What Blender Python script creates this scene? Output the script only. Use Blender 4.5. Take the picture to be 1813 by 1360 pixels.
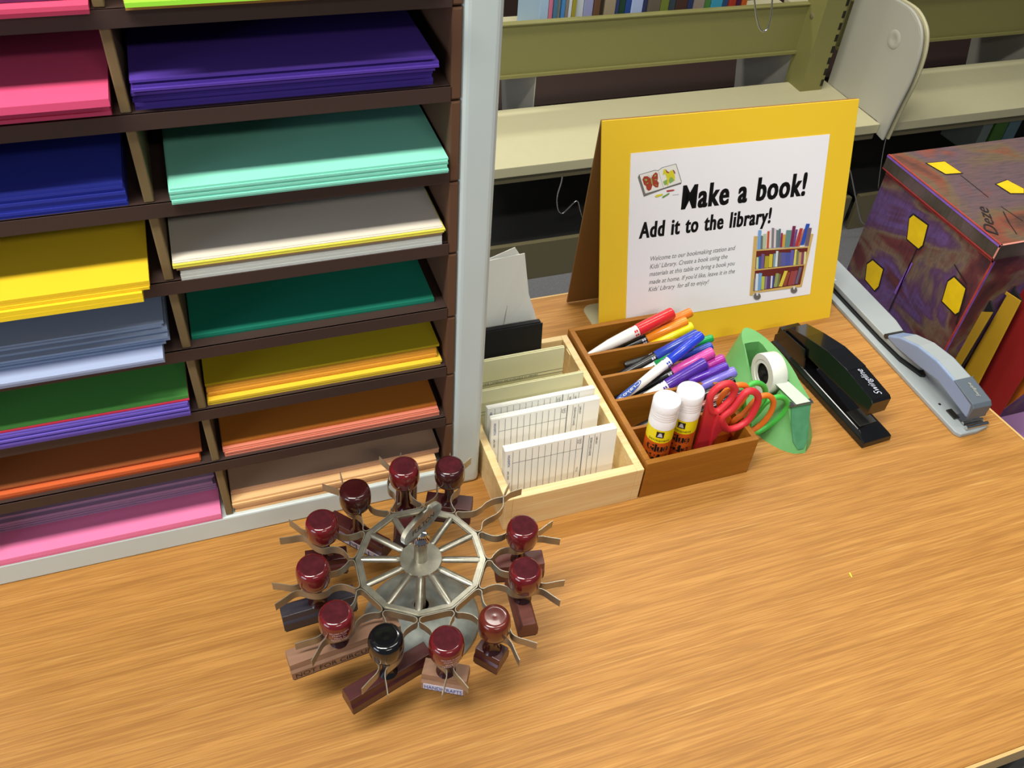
import bpy, bmesh, math, random
from math import sin, cos, pi, radians
from mathutils import Matrix, Vector
random.seed(7)
D = bpy.data
for o in list(D.objects):
    D.objects.remove(o, do_unlink=True)
scene = bpy.context.scene
COL = scene.collection

# ---------------------------------------------------------------- camera (f, tilt and roll solved from the photo's vanishing points)
cam_d = D.cameras.new('camera')
cam = D.objects.new('camera', cam_d)
COL.objects.link(cam)
cam_d.sensor_fit = 'HORIZONTAL'
cam_d.sensor_width = 36.0
cam_d.lens = 36.0 * 1545.0 / 1813.0
cam_d.clip_start = 0.02
R = ((0.9446, -0.1794, 0.2748), (-0.3220, -0.6689, 0.6700), (0.0636, -0.7213, -0.6897))
cm = Matrix(((R[0][0], -R[0][1], -R[0][2]), (R[1][0], -R[1][1], -R[1][2]), (R[2][0], -R[2][1], -R[2][2])))
q = cm.to_quaternion(); q.normalize()
cam.matrix_world = Matrix.Translation((0, 0, 0.755)) @ q.to_matrix().to_4x4()
scene.camera = cam

# ---------------------------------------------------------------- world, lights, exposure
w = D.worlds.new('world'); scene.world = w
w.use_nodes = True
bg = w.node_tree.nodes['Background']
bg.inputs[0].default_value = (0.80, 0.86, 1.0, 1)
bg.inputs[1].default_value = 0.10

def area(name, loc, rot, sx, sy, power, col):
    l = D.lights.new(name, 'AREA'); l.shape = 'RECTANGLE'; l.size = sx; l.size_y = sy
    l.energy = power; l.color = col
    o = D.objects.new(name, l); COL.objects.link(o); o.location = loc; o.rotation_euler = rot
    return o
WARM = (1.0, 0.97, 0.88)
area('ceiling_lamp_left_front', (-0.55, 0.16, 1.95), (0, 0, 0), 1.2, 0.25, 32, WARM)
area('ceiling_lamp_right_front', (0.95, 0.16, 1.95), (0, 0, 0), 1.2, 0.25, 9, WARM)
area('fill_light_behind_viewer', (0.35, -1.7, 1.95), (0, 0, 0), 1.2, 0.28, 17, WARM)  # added fill light behind the camera, brightens upright surfaces facing it
area('ceiling_lamp_left_back', (-0.35, 1.60, 1.95), (0, 0, 0), 1.2, 0.28, 18, WARM)
area('ceiling_lamp_right_back', (1.15, 1.60, 1.95), (0, 0, 0), 1.2, 0.28, 15, WARM)
area('ceiling_lamp_far', (0.5, 3.4, 1.95), (0, 0, 0), 1.2, 0.30, 24, WARM)
area('window_daylight', (-2.8, -0.9, 0.9), (radians(90), 0, radians(-68)), 1.6, 1.2, 26, (0.72, 0.84, 1.0))
vs = scene.view_settings
vs.view_transform = 'Standard'; vs.look = 'None'; vs.gamma = 1.0; vs.use_curve_mapping = False
vs.exposure = 0.37

# ---------------------------------------------------------------- materials
def lin(c):
    if isinstance(c, str):
        c = tuple(int(c[i:i + 2], 16) for i in (0, 2, 4))
    return tuple(((v / 255 + 0.055) / 1.055) ** 2.4 if v > 10 else v / 255 / 12.92 for v in c)
MATS = {}
def M(name, col=None, rough=0.5, metal=0.0, noise=0.0, nscale=30.0, stretch=(1, 1, 1), bump=0.0, bscale=200.0, spec=0.5, coat=0.0, col2=None, trans=0.0, sss=0.0):
    if name in MATS: return MATS[name]
    m = D.materials.new(name); m.use_nodes = True
    nt = m.node_tree; b = nt.nodes['Principled BSDF']
    c = lin(col)
    b.inputs['Base Color'].default_value = (*c, 1)
    b.inputs['Roughness'].default_value = rough
    b.inputs['Metallic'].default_value = metal
    b.inputs['Specular IOR Level'].default_value = spec
    b.inputs['Coat Weight'].default_value = coat
    if trans: b.inputs['Transmission Weight'].default_value = trans
    tc = nt.nodes.new('ShaderNodeTexCoord'); mp = nt.nodes.new('ShaderNodeMapping')
    nt.links.new(tc.outputs['Object'], mp.inputs[0]); mp.inputs['Scale'].default_value = stretch
    if noise > 0 or col2:
        n = nt.nodes.new('ShaderNodeTexNoise'); n.inputs['Scale'].default_value = nscale; n.inputs['Detail'].default_value = 6
        nt.links.new(mp.outputs[0], n.inputs['Vector'])
        r = nt.nodes.new('ShaderNodeValToRGB')
        r.color_ramp.elements[0].position = 0.3; r.color_ramp.elements[1].position = 0.7
        c2 = lin(col2) if col2 else tuple(v * (1 - noise) for v in c)
        r.color_ramp.elements[0].color = (*c2, 1); r.color_ramp.elements[1].color = (*c, 1)
        nt.links.new(n.outputs['Fac'], r.inputs[0]); nt.links.new(r.outputs[0], b.inputs['Base Color'])
    if bump > 0:
        n2 = nt.nodes.new('ShaderNodeTexNoise'); n2.inputs['Scale'].default_value = bscale; n2.inputs['Detail'].default_value = 3
        nt.links.new(mp.outputs[0], n2.inputs['Vector'])
        bp = nt.nodes.new('ShaderNodeBump'); bp.inputs['Strength'].default_value = bump; bp.inputs['Distance'].default_value = 0.001
        nt.links.new(n2.outputs['Fac'], bp.inputs['Height']); nt.links.new(bp.outputs[0], b.inputs['Normal'])
    MATS[name] = m
    return m

def wood_mat(name, cols, fine, rough, axis=0, sc=1.0):
    """straight grained wood: coarse bands, fine pores and pale rays along one axis"""
    m = D.materials.new(name); m.use_nodes = True; MATS[name] = m
    nt = m.node_tree; N = nt.nodes; L = nt.links; b = N['Principled BSDF']
    b.inputs['Roughness'].default_value = rough
    tc = N.new('ShaderNodeTexCoord')
    def layer(s_along, s_across, detail, lo, hi):
        mp = N.new('ShaderNodeMapping'); s = [s_across * sc] * 3; s[axis] = s_along * sc
        mp.inputs['Scale'].default_value = s
        L.new(tc.outputs['Object'], mp.inputs[0])
        n = N.new('ShaderNodeTexNoise'); n.inputs['Scale'].default_value = 1.0; n.inputs['Detail'].default_value = detail
        n.inputs['Distortion'].default_value = 0.2
        L.new(mp.outputs[0], n.inputs['Vector'])
        mr = N.new('ShaderNodeMapRange'); mr.inputs['From Min'].default_value = lo; mr.inputs['From Max'].default_value = hi
        L.new(n.outputs['Fac'], mr.inputs[0]); return mr
    a = layer(3.0, 110, 5, 0.30, 0.70)
    f = layer(16, 620, 3, 0.40, 0.60)
    g = layer(12, 430, 2, 0.60, 0.75)
    mx = N.new('ShaderNodeMixRGB'); mx.inputs[1].default_value = (*lin(cols[0]), 1); mx.inputs[2].default_value = (*lin(cols[1]), 1)
    L.new(a.outputs[0], mx.inputs[0])
    m2 = N.new('ShaderNodeMixRGB'); m2.blend_type = 'MULTIPLY'; m2.inputs[0].default_value = 1.0
    cr = N.new('ShaderNodeValToRGB'); cr.color_ramp.elements[0].color = (fine, fine * 0.93, fine * 0.85, 1); cr.color_ramp.elements[1].color = (1, 1, 1, 1)
    L.new(f.outputs[0], cr.inputs[0]); L.new(mx.outputs[0], m2.inputs[1]); L.new(cr.outputs[0], m2.inputs[2])
    m3 = N.new('ShaderNodeMixRGB'); m3.inputs[2].default_value = (*lin(cols[2]), 1)
    mm = N.new('ShaderNodeMath'); mm.operation = 'MULTIPLY'; mm.inputs[1].default_value = 0.45
    L.new(g.outputs[0], mm.inputs[0]); L.new(mm.outputs[0], m3.inputs[0]); L.new(m2.outputs[0], m3.inputs[1])
    L.new(m3.outputs[0], b.inputs['Base Color'])
    return m

def paint_mat(name, pts):
    """hand painted maroon, violet, umber and grey brushwork"""
    m = D.materials.new(name); m.use_nodes = True; MATS[name] = m
    nt = m.node_tree; N = nt.nodes; L = nt.links; b = N['Principled BSDF']; b.inputs['Roughness'].default_value = 0.55
    tc = N.new('ShaderNodeTexCoord')
    def noise(scale, stretch, detail=5, dist=0.8, off=0):
        mp = N.new('ShaderNodeMapping'); mp.inputs['Scale'].default_value = stretch; mp.inputs['Location'].default_value = (off, off * 0.7, off * 1.3)
        L.new(tc.outputs['Object'], mp.inputs[0])
        n = N.new('ShaderNodeTexNoise'); n.inputs['Scale'].default_value = scale; n.inputs['Detail'].default_value = detail; n.inputs['Distortion'].default_value = dist
        L.new(mp.outputs[0], n.inputs['Vector']); return n
    def ramp(n, pts):
        r = N.new('ShaderNodeValToRGB'); e = r.color_ramp.elements
        e[0].position = pts[0][0]; e[0].color = (*lin(pts[0][1]), 1); e[1].position = pts[-1][0]; e[1].color = (*lin(pts[-1][1]), 1)
        for p, c in pts[1:-1]:
            k = e.new(p); k.color = (*lin(c), 1)
        L.new(n.outputs['Fac'], r.inputs[0]); return r
    base = ramp(noise(7, (1, 1.0, 1.3), off=3), pts)
    st = ramp(noise(40, (1, 6, 1.2), detail=8, dist=0.3), [(0.35, '4a3c38'), (0.5, '8a6c64'), (0.65, 'a08078')])
    mx = N.new('ShaderNodeMixRGB'); mx.blend_type = 'OVERLAY'; mx.inputs[0].default_value = 0.5
    L.new(base.outputs[0], mx.inputs[1]); L.new(st.outputs[0], mx.inputs[2]); L.new(mx.outputs[0], b.inputs['Base Color'])
    return m

wood_mat('oak_laminate', ['b07a34', 'c48c43', 'd8a85e'], 0.78, 0.55)
wood_mat('pale_pine', ['e2c48c', 'efd8a4', 'f6e8c4'], 0.96, 0.5, sc=0.6)
wood_mat('honey_wood', ['98600f', 'a66c18', 'b07820'], 0.92, 0.55, axis=0, sc=0.6)
paint_mat('brushed_paint', [(0.33, '4a2430'), (0.42, '6c3438'), (0.49, '80705c'), (0.54, '62426a'), (0.59, '6c5494'), (0.65, '5a3040'), (0.72, '7c4434')])
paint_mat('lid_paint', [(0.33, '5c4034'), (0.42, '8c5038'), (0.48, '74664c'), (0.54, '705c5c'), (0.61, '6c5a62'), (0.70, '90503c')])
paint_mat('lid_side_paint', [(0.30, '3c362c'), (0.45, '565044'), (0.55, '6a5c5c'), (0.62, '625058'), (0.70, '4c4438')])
M('table_edge', 'd8b070', 0.4)
M('white_enamel', 'c8d4d2', 0.35, noise=0.04, nscale=12)
M('brown_board', '3c2a24', 0.6, bump=0.1)
M('kraft_board', '60402a', 0.7, bump=0.1)
M('kraft_edge', '786440', 0.8)
M('black', '0c0c0e', 0.25)
M('black_matte', '121214', 0.7)
M('black_plastic', '0e0e10', 0.15, coat=0.4)
M('steel', 'b4b0a0', 0.34, 0.85, noise=0.35, nscale=110)
M('steel_strip', 'a8a190', 0.42, 0.8, noise=0.15, nscale=60)
M('steel_worn', 'a2a8a0', 0.5, 0.4, noise=0.55, nscale=55, bump=0.2, bscale=120)
M('chrome', 'd0d0cc', 0.1, 1.0)
M('steel_dark', '5c5a54', 0.4, 0.9, noise=0.3, nscale=60)
M('maroon_gloss', '701a1e', 0.16, noise=0.45, nscale=90, coat=0.6)
M('maroon_dark', '3c1414', 0.18, noise=0.4, nscale=70, coat=0.5)
M('maroon_brown', '6a2418', 0.2, noise=0.5, nscale=70, coat=0.4)
M('knob_worn', '521a22', 0.85, noise=0.45, nscale=140, spec=0.15)
M('stamp_wood', '6e3a30', 0.5, noise=0.35, nscale=60, stretch=(0.3, 3, 3))
M('stamp_wood_dark', '4c1e1e', 0.35, noise=0.35, nscale=60, stretch=(0.3, 3, 3))
M('stamp_wood_tan', '9a7258', 0.6, noise=0.3, nscale=60, stretch=(0.3, 3, 3))
M('stamp_black', '35303a', 0.4, noise=0.3, nscale=60)
M('rubber', '3a2c2c', 0.8)
M('label_white', 'c8cadc', 0.5)
M('ink_white', 'd8b8c0', 0.5)
M('ink_black', '141210', 0.6)
M('ink_grey', '5c5a5c', 0.7)
M('ink_line', '5e6870', 0.7)
M('ink_blue', '2c50a0', 0.6)
M('paper_white', 'f8f6fb', 0.75)
M('card_white', 'f8f7f0', 0.7)
M('envelope_white', 'f4f5ee', 0.7)
M('manila', 'e2deb4', 0.75, noise=0.04)
M('yellow_board', 'f6cc2a', 0.6)
M('sign_kraft', '86602e', 0.8)
M('cream_metal', 'cdc6a0', 0.4, noise=0.03)
M('cream_metal_grey', 'b8b6a8', 0.4)
M('olive_metal', '86824c', 0.5, noise=0.05, nscale=200)
M('kick_metal', '6c6448', 0.5)
M('deck_shade', '141412', 0.8, noise=0.4, nscale=150)  # near-black: shade under the upper shelf put into the deck colour
M('carpet', '77777a', 0.95, noise=0.25, nscale=260, bump=0.6, bscale=400)
M('wall_paint', 'b8b09a', 0.8)
M('green_plastic', '6cae66', 0.45, noise=0.12, nscale=40)
M('green_front', '54986c', 0.35, noise=0.30, nscale=55)
M('tape_white', 'e6eae0', 0.35, spec=0.5)
M('tape_film', 'c8d4c4', 0.3)
M('glue_white', 'f4f4f8', 0.3)
M('glue_yellow', 'f0e010', 0.35)
M('glue_orange', 'd8601c', 0.35)
M('grey_blue', '8598b8', 0.4)
M('grey_light', 'a2aaac', 0.45, noise=0.05)
M('grey_dark', '5c6670', 0.45)
M('paint_yellow', 'ecc408', 0.45, noise=0.15, nscale=60)
M('paint_black', '1c1014', 0.6)
M('paint_red', 'b03a34', 0.6, noise=0.3, nscale=90)
M('paint_violet', '8a5cc0', 0.6, noise=0.3, nscale=90)
M('paint_pink', 'd08878', 0.6)
M('lilac', 'b98abf', 0.6)
M('book_page', 'e8e4d8', 0.8)

# ---------------------------------------------------------------- mesh building
def tangent_frame(d):
    d = d.normalized(); a = Vector((0, 0, 1)) if abs(d.z) < 0.9 else Vector((1, 0, 0))
    u = d.cross(a).normalized(); return u, d.cross(u).normalized()
class MB:
    def __init__(s): s.v = []; s.f = []; s.m = []; s.s = []; s.mats = []; s.X = Matrix.Identity(4)
    def mi(s, n):
        if n not in s.mats: s.mats.append(n)
        return s.mats.index(n)
    def add(s, vs, fs, mat, smooth=False):
        k = len(s.v); i = s.mi(mat)
        s.v += [tuple(s.X @ Vector(p)) for p in vs]
        for f in fs: s.f.append([k + a for a in f]); s.m.append(i); s.s.append(smooth)
        return s
    def box(s, x0, x1, y0, y1, z0, z1, mat):
        p = [(x, y, z) for z in (z0, z1) for y in (y0, y1) for x in (x0, x1)]
        return s.add(p, [(0, 2, 3, 1), (4, 5, 7, 6), (0, 1, 5, 4), (2, 6, 7, 3), (0, 4, 6, 2), (1, 3, 7, 5)], mat)
    def poly(s, pts, mat): return s.add(pts, [list(range(len(pts)))], mat)
    def prism(s, pts, ext, mat, smooth=False):
        """polygon of 3-D points pushed along ext"""
        n = len(pts); e = Vector(ext); a = [Vector(p) for p in pts]; b = [p + e for p in a]
        s.add(a + b, [list(range(n))[::-1], list(range(n, 2 * n))], mat)
        return s.add(a + b, [(i, (i + 1) % n, n + (i + 1) % n, n + i) for i in range(n)], mat, smooth)
    def lathe(s, prof, mat, seg=32, c=(0, 0, 0), mats=None):
        """prof: (radius, z) list; mats: optional material per band"""
        vs = [(c[0] + r * cos(2 * pi * i / seg), c[1] + r * sin(2 * pi * i / seg), c[2] + z) for r, z in prof for i in range(seg)]
        base = len(s.v)
        s.v += [tuple(s.X @ Vector(p)) for p in vs]
        for k in range(len(prof) - 1):
            mk = s.mi(mats[k] if mats else mat)
            for i in range(seg):
                s.f.append([base + k * seg + i, base + k * seg + (i + 1) % seg, base + (k + 1) * seg + (i + 1) % seg, base + (k + 1) * seg + i]); s.m.append(mk); s.s.append(True)
        return s
    def tube(s, path, r, mat, seg=10, closed=False, caps=True, flat=1.0):
        P = [Vector(p) for p in path]; n = len(P)
        rr = r if isinstance(r, (list, tuple)) else [r] * n
        rings = []
        u = None
        for i in range(n):
            if closed: d = P[(i + 1) % n] - P[i - 1]
            else: d = P[min(i + 1, n - 1)] - P[max(i - 1, 0)]
            d.normalize()
            if u is None: u, _ = tangent_frame(d)
            u = (u - d * u.dot(d)).normalized(); v = d.cross(u)
            rings.append([P[i] + (u * cos(2 * pi * k / seg) + v * sin(2 * pi * k / seg) * flat) * rr[i] for k in range(seg)])
        vs = [p for g in rings for p in g]; fs = []
        for i in range(n if closed else n - 1):
            j = (i + 1) % n
            fs += [(i * seg + k, i * seg + (k + 1) % seg, j * seg + (k + 1) % seg, j * seg + k) for k in range(seg)]
        s.add(vs, fs, mat, True)
        if caps and not closed:
            s.add(rings[0], [list(range(seg))[::-1]], mat); s.add(rings[-1], [list(range(seg))], mat)
        return s
    def ribbon(s, path, z0, z1, th, mat):
        """upright strip following a 2-D path"""
        P = [Vector((p[0], p[1], 0)) for p in path]; n = len(P); L = []; Rr = []
        for i in range(n):
            d = (P[min(i + 1, n - 1)] - P[max(i - 1, 0)]).normalized(); nn = Vector((-d.y, d.x, 0)) * th / 2
            L.append(P[i] + nn); Rr.append(P[i] - nn)
        vs = [(*p.xy, z) for row in (L, Rr) for z in (z0, z1) for p in row]
        fs = []
        for i in range(n - 1):
            a, b, c, d = i, n + i, 2 * n + i, 3 * n + i
            fs += [(a, b, b + 1, a + 1), (c, c + 1, d + 1, d), (b, d, d + 1, b + 1), (a, a + 1, c + 1, c)]
        fs += [(0, 2 * n, 3 * n, n), (n - 1, 2 * n - 1, 4 * n - 1, 3 * n - 1)]
        return s.add(vs, fs, mat)
    def loft(s, rings, mat, smooth=True, caps=True):
        n = len(rings[0]); vs = [p for g in rings for p in g]; fs = []
        for i in range(len(rings) - 1):
            fs += [(i * n + k, i * n + (k + 1) % n, (i + 1) * n + (k + 1) % n, (i + 1) * n + k) for k in range(n)]
        s.add(vs, fs, mat, smooth)
        if caps: s.add(rings[0], [list(range(n))[::-1]], mat); s.add(rings[-1], [list(range(n))], mat)
        return s
    def text(s, t, org, xd, yd, width, height, mat, bold=0.0, shear=0.0, lift=0.0002):
        """lettering fitted into width x height (height of the whole line from baseline to ascender)"""
        vs, fs, wd = glyphs(t, bold, shear)
        o = Vector(org); xd = Vector(xd).normalized(); yd = Vector(yd).normalized(); n = xd.cross(yd)
        sx = width / wd; sy = height / 0.72
        return s.add([o + xd * (v[0] * sx) + yd * (v[1] * sy) + n * lift for v in vs], fs, mat)
    def build(s, name, parent=None, bevel=0.0, seg=2, auto=False):
        me = D.meshes.new(name); me.from_pydata(s.v, [], s.f)
        for n in s.mats: me.materials.append(MATS[n])
        me.polygons.foreach_set('material_index', s.m); me.polygons.foreach_set('use_smooth', s.s)
        me.update()
        if any(s.s): me.set_sharp_from_angle(angle=radians(48))
        o = D.objects.new(name, me); COL.objects.link(o)
        if parent: o.parent = parent
        if bevel:
            bm = bmesh.new(); bm.from_mesh(me); bmesh.ops.remove_doubles(bm, verts=bm.verts, dist=1e-6); bmesh.ops.recalc_face_normals(bm, faces=bm.faces); bm.to_mesh(me); bm.free()
            b = o.modifiers.new('bevel', 'BEVEL'); b.width = bevel; b.segments = seg; b.limit_method = 'ANGLE'; b.angle_limit = radians(35)
        if auto:
            me.polygons.foreach_set('use_smooth', [True] * len(me.polygons)); me.set_sharp_from_angle(angle=radians(40))
        return o
GC = {}
def glyphs(t, bold, shear):
    k = (t, bold, shear)
    if k not in GC:
        c = D.curves.new('lettering', 'FONT'); c.body = t; c.size = 1.0; c.offset = bold; c.shear = shear; c.resolution_u = 3
        if bold == 0.0201: c.space_character = 1.12; c.space_word = 1.3
        o = D.objects.new('lettering', c); COL.objects.link(o)
        dg = bpy.context.evaluated_depsgraph_get(); e = o.evaluated_get(dg); me = e.to_mesh()
        vs = [tuple(v.co) for v in me.vertices]; fs = [list(p.vertices) for p in me.polygons]
        e.to_mesh_clear(); D.objects.remove(o); D.curves.remove(c)
        x0 = min(v[0] for v in vs); x1 = max(v[0] for v in vs)
        GC[k] = ([(v[0] - x0, v[1], 0) for v in vs], fs, x1 - x0)
    return GC[k]
def tag(o, label=None, cat=None, group=None, kind=None):
    if label: o['label'] = label
    if cat: o['category'] = cat
    if group: o['group'] = group
    if kind: o['kind'] = kind
    return o
def thing(name, label, cat, loc=(0, 0, 0), rz=0.0, group=None):
    o = D.objects.new(name, None); COL.objects.link(o); o.location = loc; o.rotation_euler = (0, 0, rz); o.empty_display_size = 0.05
    return tag(o, label, cat, group)
def smooth_path(pts, n=6, closed=False):
    """Catmull-Rom through the points"""
    P = [Vector(p) for p in pts]; m = len(P); out = []
    for i in range(m if closed else m - 1):
        if closed: a, b, c, d = P[i - 1], P[i], P[(i + 1) % m], P[(i + 2) % m]
        else: a, b, c, d = P[max(i - 1, 0)], P[i], P[i + 1], P[min(i + 2, m - 1)]
        for k in range(n):
            t = k / n
            out.append(0.5 * ((2 * b) + (c - a) * t + (2 * a - 5 * b + 4 * c - d) * t * t + (3 * b - a - 3 * c + d) * t ** 3))
    if not closed: out.append(P[-1])
    return out

# ================================================================ SETTING
FZ = -0.74
tag(MB().box(-4, 7, -4, 7, FZ - 0.02, FZ, 'carpet').build('floor'), kind='structure')
tag(MB().box(-4, 7, 6.0, 6.1, FZ, 2.0, 'wall_paint').build('wall_back'), kind='structure')

# ================================================================ DESK
t = thing('desk', 'wood-grain laminate desk the stamp rack, boxes and staplers stand on', 'desk', (0, 0, FZ))
H = -FZ
top = [(-1.0, 0.162), (0.880, 0.162), (0.906, 0.168), (0.908, 0.19), (0.848, 0.888), (-1.0, 0.888)]
b = MB(); b.X = Matrix.Translation((0, 0, H))
b.prism([(x, y, -0.028) for x, y in top], (0, 0, 0.028), 'oak_laminate'); b.build('tabletop', t, 0.002)
e = [(x, y) for x, y in top]
b = MB(); b.X = Matrix.Translation((0, 0, H))
outer = [(-1.002, 0.159), (0.881, 0.159), (0.909, 0.166), (0.911, 0.19), (0.851, 0.891), (-1.002, 0.891)]
for i in range(6):
    j = (i + 1) % 6
    b.prism([(top[i][0], top[i][1], -0.029), (top[j][0], top[j][1], -0.029), (outer[j][0], outer[j][1], -0.029), (outer[i][0], outer[i][1], -0.029)], (0, 0, 0.0285), 'table_edge')
b.build('edge_band', t)
for x in (-0.93, 0.78):
    for y in (0.22, 0.82):
        MB().box(x - 0.02, x + 0.02, y - 0.02, y + 0.02, 0, H - 0.028, 'steel_dark').build('leg', t, 0.003)
MB().box(-0.9, 0.76, 0.80, 0.82, H - 0.10, H - 0.028, 'steel_dark').build('apron', t)

M('fleck', 'f0e040', 0.6)
tag(MB().prism([(0.5518, 0.3681, 0.0002), (0.5534, 0.3684, 0.0002), (0.5524, 0.3628, 0.0002), (0.5512, 0.3632, 0.0002)], (0, 0, 0.0004), 'fleck').build('paper_scrap'), 'tiny yellow scrap lying alone on the open desk top', 'scrap')

# ================================================================ PAPER SORTER
OY = 0.5945
t = thing('paper_sorter', 'tall white and brown paper sorter full of coloured construction paper', 'paper sorter', (0, 0, 0))
OT = 0.69; OB = 0.895
MB().box(0.1826, 0.2140, OY, OB, 0, OT, 'white_enamel').build('side_panel', t, 0.006, 4)
MB().box(-0.312, -0.281, OY, OB, 0, OT, 'white_enamel').build('side_panel', t, 0.006, 4)
MB().box(-0.281, 0.1826, OY + 0.0005, OB, 0.0, 0.0285, 'white_enamel').build('base_panel', t, 0.002)
MB().box(-0.281, 0.1826, OY, OB, OT - 0.03, OT, 'white_enamel').build('top_panel', t, 0.002)
MB().box(-0.281, 0.1826, OB - 0.006, OB, 0.0285, OT - 0.03, 'brown_board').build('back_panel', t)
LV = [0.0285, 0.1115, 0.1820, 0.2545, 0.3252, 0.3955, 0.4650, 0.5345, 0.6040]
for k, z in enumerate(LV):
    zt = LV[k + 1] if k + 1 < len(LV) else OT - 0.03
    if k:
        b = MB(); b.box(-0.2745, 0.1745, OY + 0.0015, OB - 0.006, z - 0.004, z, 'brown_board')
        b.box(-0.2745, 0.1745, OY + 0.0005, OY + 0.003, z - 0.0115, z, 'brown_board')
        b.build('shelf', t)
    b = MB().box(0.1748, 0.1822, OY + 0.0015, OB - 0.006, z - (0.0105 if k else 0), zt - 0.0122, 'kraft_board')
    b.box(0.1752, 0.1820, OY + 0.0010, OY + 0.0016, z - (0.0095 if k else 0), zt - 0.0130, 'kraft_edge' if False else 'kraft_board')
    b.build('side_lining', t, 0.0006)
    MB().box(-0.2808, -0.2748, OY + 0.0015, OB - 0.006, z + 0.0003, zt - 0.0122, 'kraft_board').build('side_lining', t)
    MB().box(-0.0545, -0.0475, OY + 0.0035, OB - 0.008, z + 0.0002, zt - 0.0042, 'kraft_edge').build('divider', t, 0.001)

# paper stacks: name, x0, x1, front y, base z, thickness, colour, sheets shown, ragged, label
def stack(x0, x1, yf, z, th, col, n, rag, label, noise=0.0, curl=0.0, cat='paper'):
    key = 'paper_' + col
    M(key, col, 0.8, noise=0.03)
    r = random.Random(label); b = MB(); h = th / n
    for k in range(n):
        dx = r.uniform(-rag, rag); dy = r.uniform(-rag, rag) * (1 if k else 0.3)
        a = x0 + max(dx, 0); c = x1 + min(dx, 0) ; y = yf + dy + (0.0 if k else 0)
        zz = z + k * h
        b.box(a, c, y, y + 0.285 - max(0, y - OY - 0.004), zz + 0.00002, zz + h * 0.95, key)
    o = b.build('paper_stack'); tag(o, label, cat, 'coloured paper in the sorter'); return o
RX0, RX1, LX0, LX1 = -0.0465, 0.1735, -0.273, -0.0556
# right column, top to bottom
stack(-0.036, 0.166, 0.592, LV[7], 0.0065, 'b98a3c', 2, 0.001, 'tan paper in the right column under the lime sheet at the top edge')
stack(-0.035, 0.160, 0.578, LV[7] + 0.0068, 0.003, 'a4f03c', 1, 0.001, 'lime green paper showing only as a sliver at the top edge')
stack(-0.0455, 0.1625, 0.602, LV[6], 0.013, '4a2f96', 5, 0.0012, 'lower pile of dark purple paper in the top full cell of the right column')
stack(-0.0440, 0.1650, 0.595, LV[6] + 0.0133, 0.011, '5434a2', 6, 0.0030, 'upper ragged pile of dark purple paper overhanging the pile below it')
stack(-0.036, 0.1725, 0.5915, LV[5], 0.013, '8fe6cc', 7, 0.0012, 'mint green paper in the right column under the purple')
stack(-0.042, 0.1690, 0.5960, LV[4], 0.0085, 'c6cac4', 3, 0.0008, 'light grey paper at the bottom of the cell below the mint paper')
stack(-0.044, 0.1710, 0.5975, LV[4] + 0.0087, 0.0035, 'b8946a', 2, 0.0015, 'thin tan paper between the light grey pile and the pale yellow sheets')
stack(-0.046, 0.1720, 0.5950, LV[4] + 0.0124, 0.0030, 'e4da50', 3, 0.0015, 'thin layer of pale yellow paper under the cream sheets')
stack(-0.046, 0.1700, 0.5975, LV[4] + 0.0156, 0.0018, 'e6dccc', 2, 0.0012, 'cream white paper on top of the pale yellow sheets')
stack(-0.046, 0.1655, 0.6075, LV[3], 0.0045, '0c8468', 3, 0.0006, 'thin pile of dark teal green paper set back on its shelf')
stack(-0.046, 0.1715, 0.6010, LV[2], 0.0055, 'f6cc30', 2, 0.0015, 'bright yellow paper sticking out under the amber sheets')
stack(-0.045, 0.1680, 0.6070, LV[2] + 0.0057, 0.0085, 'eca834', 4, 0.0020, 'amber paper between the bright yellow and the olive yellow sheets')
stack(-0.046, 0.1715, 0.6110, LV[2] + 0.0144, 0.0030, 'c8ae10', 2, 0.0015, 'olive yellow paper on top of the amber sheets')
stack(-0.043, 0.1695, 0.6010, LV[1], 0.0090, 'e0846a', 5, 0.0018, 'salmon pink paper in the right column above the peach pile')
stack(-0.043, 0.1680, 0.6060, LV[1] + 0.0092, 0.0035, 'c0701c', 2, 0.0012, 'burnt orange paper on top of the salmon paper')
stack(-0.047, 0.1660, 0.5990, LV[0], 0.0180, 'efbf86', 6, 0.0022, 'thick pile of peach paper in the bottom right cell')
stack(-0.046, 0.1715, 0.6080, LV[0] + 0.0182, 0.0070, 'c9a080', 3, 0.0012, 'dull beige paper on top of the peach pile')
# left column
stack(LX0, -0.0560, 0.590, LV[7], 0.006, 'e04a70', 2, 0.001, 'pink paper in the left column at the top edge of the picture')
stack(LX0, -0.0620, 0.598, LV[7] + 0.0062, 0.010, '7c3c78', 5, 0.003, 'plum coloured paper lying on the pink paper at the top left')
stack(LX0, -0.0600, 0.5985, LV[6], 0.0145, 'd8486e', 5, 0.0012, 'lower pile of hot pink paper beside the purple paper')
stack(LX0, -0.0575, 0.5790, LV[6] + 0.0152, 0.0055, 'e8507e', 1, 0.0008, 'hot pink paper slid forward over the pile below it')
stack(LX0, -0.0650, 0.5985, LV[5], 0.0190, '2430a0', 8, 0.0010, 'royal blue paper in the left column')
stack(LX0, -0.0700, 0.5755, LV[4] + 0.0002, 0.0085, 'fcd81c', 2, 0.0010, 'lower pile of golden yellow paper overhanging its shelf')
stack(LX0, -0.0635, 0.5785, LV[4] + 0.0089, 0.0075, 'f2c81c', 3, 0.0010, 'upper pile of golden yellow paper slid towards the divider')
stack(LX0, -0.0690, 0.5840, LV[3], 0.0090, 'a4b2d4', 4, 0.0040, 'pale grey blue paper at the bottom of the ragged pile in the left column')
stack(LX0, -0.0620, 0.5960, LV[3] + 0.0092, 0.0200, '8c9cb8', 11, 0.0060, 'slate blue ragged paper on top of the pale grey blue sheets')
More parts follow.
